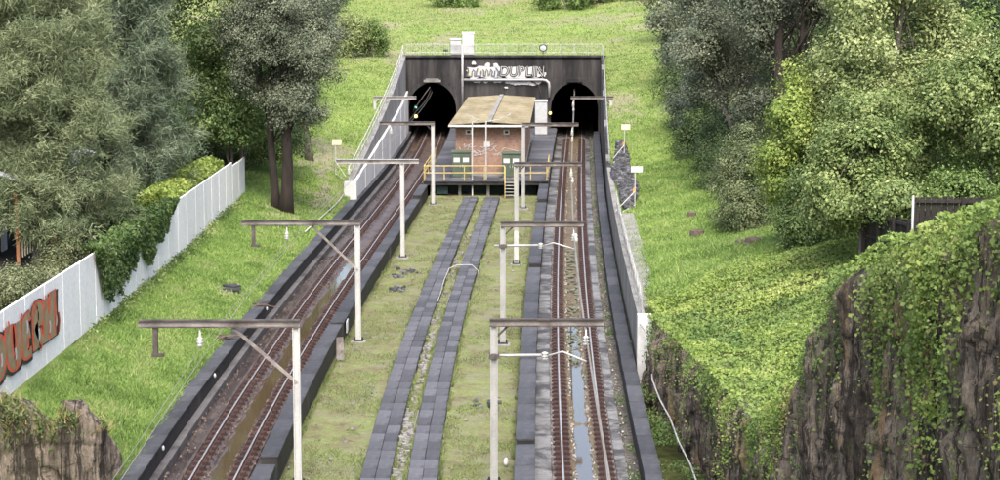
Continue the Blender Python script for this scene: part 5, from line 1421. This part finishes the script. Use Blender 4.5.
for i, (x, y, r) in enumerate([(-19.4, 78, .95), (-19.0, 83, .95), (-19.4, 88, 1.0), (-20.6, 73, 1.0)]):
    tree('shrub', ['olive shrub behind the graffiti panels', 'olive shrub behind the fence under the dark beam', 'olive shrub behind the fence where the ivy begins', 'olive shrub at the house end of the fence'][i], x, y, [(0, 0, 1.2, r, r * 1.5, 1.0), (.2, .8, 1.7, r * .7, r, .7)], 'l_bush', 180, 36, .17, .26, .06, cat='shrub', limbs=10)

# --- the house behind the fence
hs = thing('house', (-25, 92, 2.6), 'timber house with verandah half hidden by the casuarinas', 'house')
def hbox(nm, c, s, mat, par=None, rz=0.0):
    b = MB(); b.box(c, s, rz); return b.build(nm, M[mat], par or hs)
hbox('wall', (-27.2, 98, 5.0), (6, 12, 5.2), 'wood_dark')
hbox('wall_panel', (-24.1, 93.0, 4.2), (.1, 2.2, 1.6), 'whitewall'); hbox('wall_panel', (-24.1, 98.0, 5.2), (.1, 2.4, 1.4), 'wood')
hbox('verandah_beam', (-22.2, 89.0, 3.45), (4.2, .3, .55), 'wood_dark'); hbox('verandah_floor', (-23.0, 94, 3.35), (2.6, 10, .2), 'wood_dark')
for y in (90, 93.5, 97, 100.5):
    hbox('post', (-21.9, y, 5.2), (.16, .16, 3.6), 'wood')
hbox('lintel', (-21.9, 95.2, 5.0), (.14, 11, .2), 'wood'); hbox('lintel', (-21.9, 95.2, 6.9), (.14, 11, .2), 'wood')
for k in range(6): hbox('baluster', (-21.85, 90.6 + k * .5, 4.4), (.06, .06, .95), 'cream')
b = MB(); b.add([(-21.2, 89.2, 7.4), (-21.2, 104, 7.4), (-26.5, 104, 9.3), (-26.5, 89.2, 9.3), (-21.2, 89.2, 7.5), (-21.2, 104, 7.5), (-26.5, 104, 9.4), (-26.5, 89.2, 9.4)], [(3, 2, 1, 0), (4, 5, 6, 7), (0, 1, 5, 4), (1, 2, 6, 5), (2, 3, 7, 6), (3, 0, 4, 7)]); rf = b.build('roof', M['roof_grey'], hs)
for k in range(15):
    y = 89.4 + k * 1.03; b = MB(); b.bar((-21.2, y, 7.53), (-26.5, y, 9.43), .06, .05); b.build('roof_batten', M['roof_grey'], rf)
b = MB(); b.bar((-21.15, 89.1, 7.42), (-21.15, 104.1, 7.42), .14, .14); b.build('gutter', M['white'], rf)
hbox('door', (-24.05, 96, 4.3), (.08, .95, 2.0), 'whitewall')

# --- trees on the other bank
def lumpy(n, cx, cy, cz, R, rz, seed, sub=.5):
    rr = random.Random(seed); out = []
    for i in range(n):
        a = rr.random() * 6.28; e = rr.uniform(-.8, 1); d = math.sqrt(max(0, 1 - e * e)) * rr.uniform(.45, .85)
        s = rr.uniform(.7, 1.2) * sub
        out.append((cx + R * d * math.cos(a), cy + R * d * math.sin(a), cz + rz * e * .75, R * s, R * s, rz * s * .8))
    return out
tree('gum_tree', 'grey green gum tree at the wood edge nearest the conical bush', 16.3, 133, lumpy(30, 0, 0, 8.0, 4.6, 6.2, 1, .3), 'l_grey', 1250, 42, .26, .38, .32, limbs=30, gap=.5)
tree('gum_tree', 'tall gum tree with bare fissured trunk behind the conical bush', 16.5, 118.5, lumpy(26, .3, 1.5, 13.3, 4.4, 4.6, 2, .3), 'l_grey', 1000, 42, .28, .4, .42, bark='bark_dark', limbs=26, gap=.5,
     trunks=[(0, 0, .2, 0, 14, .46), (.5, .2, 1.6, .3, 13, .3)])
tree('gum_tree', 'grey green gum tree half way along the lawn edge', 16.8, 152, lumpy(26, 0, 0, 7.2, 4.4, 5.9, 3, .32), 'l_grey', 950, 42, .28, .42, .3, gap=.46)
tree('gum_tree', 'grey green gum tree where the lawn edge bends uphill', 17.8, 176, lumpy(24, 0, 0, 6.5, 4.6, 6.0, 4, .32), 'l_grey', 800, 42, .32, .46, .32, gap=.46)
tree('gum_tree', 'gum tree with brownish crown at the top of the lawn edge', 19.5, 206, lumpy(24, 0, 0, 5.5, 5.2, 5.5, 5, .33), 'l_bush', 750, 40, .36, .5, .32, gap=.46)
tree('gum_tree', 'dark gum tree deeper in the wood behind the tall bare trunk', 23.5, 146, lumpy(11, 0, 0, 9, 5.0, 7.0, 6), 'l_black', 800, 40, .34, .5, .35)
tree('gum_tree', 'dark gum tree deep in the wood beside the bright tree', 25.0, 128, lumpy(11, 0, 0, 9, 5.0, 7.5, 7), 'l_black', 800, 40, .34, .5, .35)
tree('gum_tree', 'dark gum tree at the back of the wood behind the lawn edge', 24.5, 172, lumpy(11, 0, 0, 8, 5.0, 7.0, 8), 'l_black', 700, 40, .36, .5, .35)
tree('gum_tree', 'dark gum tree high on the hill behind the wood', 26, 205, lumpy(11, 0, 0, 7, 5.5, 6.5, 18), 'l_grey', 700, 40, .38, .5, .35)
tree('conical_bush', 'small cone shaped olive bush at the lawn edge', 13.0, 106.5, [(0, 0, 1.0, 1.9, 1.9, 1.2), (0, 0, 2.2, 1.7, 1.7, 1.3), (.1, 0, 3.5, 1.2, 1.2, 1.2), (0, 0, 4.7, .7, .7, 1.0), (-.4, 0, 3.0, 1, 1, 1)], 'l_cone', 520, 46, .17, .24, .12, cat='bush', limbs=10, gap=.25)
tree('shrub', 'dark low shrub at the foot of the gum tree on the lawn edge', 13.6, 118, [(0, 0, .9, 1.6, 2.5, 1.1), (1.5, 2, 1.6, 1.8, 2.5, 1.6), (1.6, 8, 1.6, 1.8, 3.5, 1.6)], 'l_black', 420, 40, .2, .3, .08, cat='shrub')
tree('bright_tree', 'tall pale green leafy tree rising over the wooden fence', 18.0, 92, lumpy(34, 0, 0, 8.0, 4.3, 4.9, 9, .28) + [(.5, 0, 12.6, 2.0, 2, 1.6), (-1.6, 0, 11.2, 1.6, 1.6, 1.4)], 'l_pale', 1500, 44, .24, .34, .3, limbs=40, gap=.48)
tree('bright_tree', 'lime green leafy tree draped in climbers in front of the conical bush', 14.4, 93, lumpy(20, 0, 0, 4.2, 2.3, 3.2, 10, .34) + [(.3, 0, 7.3, 1.4, 1.4, 1.3), (.8, 0, 6.3, 1.6, 1.5, 1.5)], 'l_lime', 720, 44, .22, .3, .16, limbs=20, gap=.4)
tree('bright_tree', 'mid green leafy tree hanging over the wooden fence top', 20.3, 84.5, lumpy(24, 0, 0, 4.6, 3.3, 2.8, 11, .33), 'l_mid', 950, 42, .24, .34, .2, limbs=24, gap=.42)
tree('bright_tree', 'mid green tree between the lime tree and the wooden fence', 16.6, 87, lumpy(22, 0, 0, 3.5, 2.8, 2.7, 12, .33), 'l_mid', 900, 42, .22, .32, .16, limbs=20, gap=.42)
tree('shrub', 'deep green creeper clad shrub under the lime tree', 13.7, 90, [(0, 0, 1.4, 1.0, 1.4, 1.6), (.9, -.5, 1.1, 1.1, 1.2, 1.3), (.3, -.3, 2.6, .9, 1, 1)], 'ivy', 420, 42, .2, .26, .08, cat='shrub')
tree('shrub', 'deep green shrub in the shade before the side fence', 15.3, 86, [(0, 0, 1.2, 1.3, 1.2, 1.3), (1.1, -.3, 1.0, 1.2, 1.1, 1.2)], 'l_dark', 320, 42, .2, .26, .08, cat='shrub')
tree('dark_conifer', 'dark blue green conifer behind the bright tree', 26.6, 106, [(0, 0, 12 + 2.6 * k, 2.6 - .12 * k, 2.6 - .12 * k, 1.0) for k in range(5)] + [(0, 0, 4 + 2.4 * k, 3.0, 3.0, 1.2) for k in range(3)], 'l_conifer', 1000, 44, .5, .34, .4, needle=True, bark='bark_dark', droop=.5, limbs=20)
tree('evergreen_tree', 'dark evergreen closing the view behind the conifer', 31, 120, lumpy(12, 0, 0, 8, 5.5, 7, 14), 'l_black', 800, 40, .36, .5, .35)
tree('evergreen_tree', 'dark evergreen behind the bright tree near the wooden fence', 24.5, 104, lumpy(10, 0, 0, 5.5, 4.5, 4.5, 15), 'l_dark', 700, 40, .3, .45, .3)
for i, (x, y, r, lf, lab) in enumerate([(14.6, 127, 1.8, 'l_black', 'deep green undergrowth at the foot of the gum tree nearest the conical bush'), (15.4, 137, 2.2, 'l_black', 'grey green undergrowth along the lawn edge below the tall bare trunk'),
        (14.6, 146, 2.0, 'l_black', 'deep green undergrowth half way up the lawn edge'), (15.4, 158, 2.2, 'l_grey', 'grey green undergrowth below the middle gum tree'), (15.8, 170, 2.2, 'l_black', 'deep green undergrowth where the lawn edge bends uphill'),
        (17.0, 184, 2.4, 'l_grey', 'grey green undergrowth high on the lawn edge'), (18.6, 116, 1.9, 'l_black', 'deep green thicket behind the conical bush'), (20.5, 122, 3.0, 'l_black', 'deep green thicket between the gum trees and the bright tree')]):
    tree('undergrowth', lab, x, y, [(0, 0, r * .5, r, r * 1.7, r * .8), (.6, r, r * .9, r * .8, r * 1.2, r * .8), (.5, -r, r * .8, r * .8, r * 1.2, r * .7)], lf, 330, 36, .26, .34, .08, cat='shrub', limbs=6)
for i, (x, y, r, lf, lab) in enumerate([(18.0, 79.6, 1.6, 'l_dark', 'dark shrub right behind the paling fence'), (21.2, 80, 1.8, 'l_dark', 'second dark shrub behind the paling fence, further from the pipe post'), (24.5, 82, 2.2, 'l_black', 'shady shrub behind the far end of the paling fence')]):
    tree('shrub', lab, x, y, [(0, 0, 1.0, r, r * .8, 1.1), (.5, .2, 1.9, r * .9, r * .8, .9)], lf, 330, 40, .22, .28, .08, cat='shrub', limbs=6)
tree('bright_tree', 'leafy branches overhanging the shaded side fence', 14.6, 80.6, [(0, 0, 2.6, 1.4, 1.4, .9), (-.5, .8, 3.6, 1.5, 1.5, 1.0), (.9, -1.2, 2.9, 1.1, 1.3, .7), (.4, 1, 4.6, 1.8, 1.6, 1.1), (-.9, 2.0, 2.2, .9, 1.2, 1.3)], 'l_mid', 560, 44, .22, .3, .12, limbs=20, gap=.35)
tree('shrub', 'lime leaved sprig bush in front of the paling fence', 19.2, 74.4, [(0, 0, 1.3, .9, .6, .5), (-1.4, 0, 1.1, .5, .4, .25), (.9, -.3, 1.7, .7, .6, .5)], 'l_lime', 120, 30, .26, .22, .04, cat='shrub', limbs=8, gap=.3)
# far bushes at the crest of the hill
for i, (x, y, r, lf, lab) in enumerate([(-6.2, 262, 3.2, 'l_dark', 'wide dark bush on the hill crest above the white cabinet'), (8.2, 258, 3.2, 'l_dark', 'wide dark bush on the hill crest above the puddled track tunnel'), (11.6, 262, 2.6, 'l_bush', 'paler bush beside the dark one on the hill crest'), (-15, 272, 2.0, 'l_bush', 'brownish bush on the hill crest beyond the pale drooping bush'), (4.6, 276, 2.4, 'l_grey', 'small grey bush behind the crest of the hill'), (19, 262, 3.5, 'l_grey', 'grey green bush on the hill crest at the wood edge'), (-23, 250, 4, 'l_dark', 'large dark bush on the hill above the fence end trees')]):
    tree('hill_bush', lab, x, y, [(0, 0, r * .35, r, r * .8, r * .6), (r * .5, 0, r * .6, r * .7, r * .7, r * .6), (-r * .5, 0, r * .6, r * .6, r * .6, r * .6)], lf, 260, 36, .36, .36, .15, cat='bush', limbs=8)
for i, (x, y) in enumerate([(-1.0, 271), (-14.2, 277), (13, 290), (-8, 300), (2, 305), (22, 285), (-26, 285), (-36, 260), (36, 250), (-34, 200), (38, 195), (-40, 150), (38, 150)]):
    tree('hill_tree', ['slim dark trunk tree on the hill crest above the portal', 'slim tree on the hill crest behind the brownish bush'][i] if i < 2 else 'tree in the belt beyond the crest of the hill', x, y, lumpy(9, 0, 0, 6.5, 3.5, 3.2, 20 + i), ['l_dark', 'l_grey', 'l_bush'][i % 3], 420, 34, .46, .5, .28, bark='bark_dark', limbs=10, group=None if i < 2 else 'trees beyond the crest of the hill')
# fallen branches, stumps and small litter on the lawns
for i, (x, y, r, h) in enumerate([(11.0, 114, .3, .35), (10.6, 106.5, .42, .4), (12.0, 99, .25, .2), (12.6, 98, .5, .3)]):
    z = gzs(x, y); mb = MB(); mb.lathe((x, y, z - .1), [(r * 1.25, 0), (r, .12), (r * .92, h), (r * .5, h + .04)], 9); o = mb.build('tree_stump', M['stump'], None)
    tag(o, ['small dark stump on the lawn uphill of the others', 'cut stump beside the conical bush', 'little stump where the vines meet the lawn', 'broad low stump at the vine edge under the lime tree'][i], 'stump')
for i, (x, y) in enumerate([(-15.0, 190), (-12.2, 97), (-12.6, 88)]):
    z = gzs(x, y); mb = MB()
    for k in range(5):
        a = random.uniform(-.5, .5) + (0 if i else .5); l = random.uniform(.5, 1.3)
        mb.tube([(x + random.gauss(0, .2), y + random.gauss(0, .3), z + .06), (x + l * .5, y + l * a, z + .16), (x + l, y + 2 * l * a, z + .12)], [.05, .04, .015], 5)
    o = mb.build('fallen_branch', M['stump'], None); tag(o, ['bare fallen branch on the hill lawn beside the dark bush', 'dead twigs lying on the bank above the wall', 'broken twigs on the bank below the ivy'][i], 'branch')
mb = MB(); x, y = -13.6, 99.2; mb.box((x, y, gzs(x, y) + .05), (.95, 1.5, .12), .3); mb.box((x + .15, y - .2, gzs(x, y) + .15), (.5, .8, .1), .9); o = mb.build('drain_cover', M['slab'], None); tag(o, 'grey slab cover lying in worn grass on the bank', 'cover')

# --- wooden fences at the head of the vine slope
def paling(p0, p1, n, label, h=1.85, rails=True):
    p0, p1 = np.array(p0, float), np.array(p1, float)
    root = thing('paling_fence', (p0[0], p0[1], gzs(*p0) - .2), label, 'fence')
    ang = math.atan2(p1[1] - p0[1], p1[0] - p0[0])
    zt = max(gzs(*p0), gzs(*p1)) + h
    L_ = np.linalg.norm(p1 - p0)
    nv = np.array((math.sin(ang), -math.cos(ang)))
    for k in range(n):
        q = p0 + (p1 - p0) * (k + .5) / n; z = gzs(*q) - .3
        b = MB(); b.box((q[0], q[1], (z + zt) / 2 + random.uniform(-.03, .03)), (L_ / n - .02, .03, zt - z), ang); b.build('paling', M['wood_dark'], root)
    for z in (zt - .15, zt - h * .55):
        a, c_ = p0 + nv * .06, p1 + nv * .06
        b = MB(); b.bar((a[0], a[1], z), (c_[0], c_[1], z), .07, .12); b.build('rail', M['wood_dark'], root)
    for k in range(4):
        q = p0 + (p1 - p0) * k / 3 + nv * .1; z = gzs(*q); b = MB(); b.box((q[0], q[1], (z + zt) / 2 - .1), (.13, .13, zt - z + .2), ang); b.build('post', M['wood_dark'], root)
    return zt
zt = paling((15.95, 76.5), (21.5, 76.0), 26, 'dark weathered paling fence facing the cutting above the vines')
paling((14.8, 80.2), (15.9, 76.6), 12, 'dark shaded paling fence running back along the side under the trees')
b = MB(); z = gzs(15.85, 76.3); b.tube([(15.85, 76.2, z - .2), (15.85, 76.2, zt + .1)], .05, 8); o = b.build('fence_post', M['steel'], None, smooth=True); tag(o, 'pale grey pipe post at the corner of the paling fences', 'post')
b = MB(); z = gzs(16, 75.6); b.bar((15.8, 75.6, z + .55), (18.6, 75.2, z + .9), .1, .1); b.bar((18.4, 75.2, z + .85), (20.2, 75.0, z + 1.7), .1, .1)
for k in range(5): b.bar((15.9 + k * .55, 75.55, z - .2), (15.9 + k * .55, 75.55, z + .6 + .05 * k), .06, .06)
o = b.build('timber_handrail', M['wood_dark'], None); tag(o, 'dark sloping timber handrail in front of the paling fence', 'handrail')

# ------------------------------------------------------------------ vines over the slope and the cliff
def vine_ground(n, ylo, yhi, k=1.0):
    y = ylo + RNG.random(n) * (yhi - ylo); x = eR(y) - 1.7 + RNG.random(n) ** .95 * 14.5
    m = (RNG.random(n) < np.clip(soil_at(x, y) * 1.1, 0, 1)) & (y - .3 * (x - 6) < 92) & (x > np.where(y < 83.5, cliff_x(np.minimum(y, 84)) + .15, eR(y) + .15))
    x, y = x[m], y[m]
    lump = fbm(x * 1.1, y * .9, 12, 3)
    z = gz(np.maximum(x, eR(y)), y) + .05 + .2 * (x < eR(y) + .4) + .55 * np.clip(lump - .35, 0, 1) * RNG.random(len(x)) ** .5
    return np.stack([x, y, z], 1)
C = vine_ground(180000, 20, 97)
dk = fbm(C[:, 0] * .35, C[:, 1] * .22, 21, 3) + .06 * np.clip((C[:, 0] - 12) / 3, -1, 1.5) + .1 * sstep(80, 88, C[:, 1])
dark = dk > .64
v, f = leaf_quads(C[~dark], .085 + .05 * RNG.random((~dark).sum()), (-.15, -.35, .9), aspect=1.25, curl=.5)
o = np_mesh('vine_cover', v, f, M['vine']); tag(o, 'bright lime green creeper carpet over the slope above the cliff', kind='stuff')
v, f = leaf_quads(C[dark], .1 + .05 * RNG.random(dark.sum()), (-.15, -.35, .9), aspect=1.25, curl=.5)
o = np_mesh('vine_cover', v, f, M['vine_dark']); tag(o, 'darker green creeper patches below the paling fence', kind='stuff')
# strands hanging on the rock
def hanging(n_strands, leaf, size, label, y_lo, y_hi, seed, long=1.0, per_m=30):
    X_, Y_, Z_ = RC
    ns, nz = X_.shape
    rg = np.random.default_rng(seed)
    cols = np.where((Y_[:, -1] > y_lo) & (Y_[:, -1] < y_hi))[0]
    wgt = np.clip(fbm(Y_[cols, -1] * .55 + seed, Y_[cols, -1] * 0, seed, 3) - .34, .01, 1) ** 1.6
    pts = []
    for q in range(n_strands):
        i = int(rg.choice(cols, p=wgt / wgt.sum())); yv = Y_[i, -1]
        L_ = float(rg.exponential(1.5) * long * np.interp(yv, [30, 45, 52, 60, 84], [1.5, 1.2, 1.1, .6, .35])) + .35
        k = int(L_ * per_m) + 6
        d = rg.random(k) ** 1.35 * L_
        ii = np.clip(i + (rg.normal(0, 2.2, k) + 5 * np.sin(d * 1.1 + q)).astype(int), 0, ns - 1)
        zt_ = Z_[ii, -1]
        jj = np.clip(((zt_ - d + .7) / (zt_ + .7) * (nz - 1)).astype(int), 0, nz - 1)
        p = np.stack([X_[ii, jj], Y_[ii, jj], Z_[ii, jj]], 1)
        thick = (1 - d / L_)[:, None]
        pts.append(p + np.array((-.2, -.06, .04)) * (.25 + rg.random((k, 1)) * (.4 + thick)) + rg.normal(0, .05, (k, 3)))
    p = np.concatenate(pts)
    v, f = leaf_quads(p, size * (.55 + .8 * rg.random(len(p)) ** 1.5), (-.6, -.5, .45), aspect=1.3, curl=.5)
    o = np_mesh('hanging_vine', v, f, M[leaf]); tag(o, label, kind='stuff')
hanging(300, 'vine', .075, 'lime vine strands trailing down the dark cutting face', 26, 84, 3)
hanging(130, 'vine', .085, 'thick lime creeper mat over the cliff brow nearest the bridge', 26, 43, 22, .7, 60)
hanging(160, 'vine_dark', .08, 'dark vine strands hanging among the lime ones on the cliff', 26, 84, 8, 1.3)
hanging(45, 'l_lime', .1, 'large bright leaves spilling over the cliff brow nearest the bridge', 26, 40, 5, .9)
hanging(40, 'drygrass', .07, 'dry brown creeper stems on the cutting face', 26, 70, 15, 1.5, 22)
# ivy and weeds along the cliff foot, the wall gap and between wall and track
n = 9000; y = sample_y(n, 50, 122); x = XR(y) + 2.55 + RNG.random(n) * np.where(y < 84, np.maximum(cliff_x(y) - XR(y) - 2.6, .2), .15)
ok = fbm(x * 1.2, y * .5, 3, 3) > .45
z = -.35 + np.abs(RNG.normal(0, .18, n)) + np.where(y < 84, .35 * fbm(x, y, 3, 3), 0)
C = np.stack([x, y, z], 1)[ok]; v, f = leaf_quads(C, np.full(len(C), .12), (-.3, -.3, .8)); o = np_mesh('weeds', v, f, M['ivy']); tag(o, 'dark weeds along the foot of the cliff behind the capped wall', kind='stuff')
n = 7000; y = sample_y(n, 50, 190); x = XR(y) + 1.5 + RNG.random(n) ** 1.5 * .36
x = XR(y) + 1.88 - RNG.random(n) ** 1.4 * .42
ok = fbm(x * .6, y * .45, 5, 3) > .5
C = np.stack([x, y, -.2 + RNG.random(n) * .14], 1)[ok]; v, f = leaf_quads(C, np.full(len(C), .07), (-.2, -.3, .9)); o = np_mesh('weeds', v, f, M['ivy']); tag(o, 'small weeds in the ballast beside the puddled track', kind='stuff')
# moss and dry tufts on the low outcrop
X_, Y_, Z_ = LC; ns, nz = X_.shape; n = 9000
i = RNG.integers(0, ns, n); j = np.clip((nz - 1 - np.abs(RNG.normal(0, .22, n)) * nz * np.clip(fbm(i * .02, i * 0, 2, 3) * 3 - .7, .2, 3)).astype(int), 0, nz - 1)
p = np.stack([X_[i, j], Y_[i, j], Z_[i, j]], 1) + RNG.normal(0, .07, (n, 3)) + np.array((.04, -.08, .04))
ok = fbm(p[:, 0] * 1.6, p[:, 2] * 1.3, 4, 3) > .5
p = p[ok]; sel = RNG.random(len(p)) < .7
v, f = leaf_quads(p[sel], np.full(sel.sum(), .1), (.3, -.6, .5)); o = np_mesh('ground_ivy', v, f, M['ivy']); tag(o, 'dark ivy clinging to the low outcrop below the graffiti', kind='stuff')
q = p[~sel]
blades('dry_grass', q[:, 0], q[:, 1], q[:, 2], .3, .014, M['drygrass'], 'dry grass tufts on the brow of the low outcrop', .8)

# loose ballast stones beside the rails
for fn_, spans, lab in ((XL, ((-1.8, -1.3), (-1.1, -1.0), (1.12, 1.55), (-.42, -.3), (.3, .42)), 'loose brown stones lying beside the rails of the rusty track'), (XR, ((1.1, 1.86), (-1.7, -1.1), (-.4, -.28), (.28, .4)), 'loose grey stones lying beside the rails of the puddled track')):
    n = 2600; y = sample_y(n, 58, 190); k = RNG.integers(0, len(spans), n); sp = np.array(spans)[k]
    x = fn_(y) + sp[:, 0] + (sp[:, 1] - sp[:, 0]) * RNG.random(n)
    zb_ = np.where(np.abs(sp[:, 0]) > 1.05, -.2, -.24); r_ = .025 + .035 * RNG.random(n)
    ang = RNG.random((n, 1)) * 6.28 + np.arange(4) * 1.571
    rr_ = r_[:, None] * (.7 + .6 * RNG.random((n, 4)))
    ring = np.stack([x[:, None] + rr_ * np.cos(ang), y[:, None] + rr_ * 1.3 * np.sin(ang), np.repeat(zb_[:, None], 4, 1)], -1)
    top = np.stack([x + r_ * .2, y, zb_ + r_ * 1.5], -1)[:, None, :]
    v = np.concatenate([ring, top], 1).reshape(-1, 3); b5 = np.arange(n)[:, None, None] * 5
    f = (b5 + np.array([[0, 1, 4], [1, 2, 4], [2, 3, 4], [3, 0, 4]])[None]).reshape(-1, 3)
    tag(np_mesh('ballast_stones', v, f, M['rubble_brown' if fn_ is XL else 'ballast_grey']), lab, kind='stuff')

# weeds and tufts breaking the edges of lids and walls
n = 26000; y = sample_y(n, 58, 149)
edge = np.array([4.94, 6.04, 6.54, 7.68, 2.26])[RNG.integers(0, 5, n)]
x = XL(y) + edge + RNG.normal(0, .045, n)
ok = fbm(x * .8, y * .55, 31, 4) > .5
x, y = x[ok], y[ok]
blades('grass', x, y, np.where(x - XL(y) < 3, -.33, -.24), .13, .02, M['blade_moss'], 'tufts growing along the edges of the lid rows and wall', .6)
n = 9000; y = sample_y(n, 58, 149); x = XR(y) - 2.46 + RNG.normal(0, .05, n); ok = fbm(x * .8, y * .55, 33, 4) > .5; x, y = x[ok], y[ok]
blades('grass', x, y, np.full(len(x), -.32), .14, .02, M['blade_moss'], 'tufts at the foot of the wall by the puddled track', .6)
n = 16000; y = sample_y(n, 62, 141); x = eL(y) + .02 - np.abs(RNG.normal(0, .12, n)); ok = fbm(x * .6, y * .4, 35, 4) > .47; x, y = x[ok], y[ok]
blades('grass', x, y, gz(x, y), .16, .022, M['blade'], 'longer grass leaning over the dark wall cap below the bank', .7)
# tall weeds dotted over the banks
for lab, n, fx in (('scattered taller weeds on the bank below the white fence', 9000, lambda y, u: eL(y) - .2 - u * 7), ('scattered taller weeds on the lawn by the stumps', 8000, lambda y, u: eR(y) + .2 + u * 9)):
    y = sample_y(n, 63 if 'bank' in lab else 86, 196); x = fx(y, RNG.random(n)); ok = (fbm(x * .9, y * .5, 41, 4) > .6) & (x > FENCE_X + .1); x, y = x[ok], y[ok]
    blades('weeds', x, y, gz(x, y), .26, .03, M['l_mid'], lab, .5)
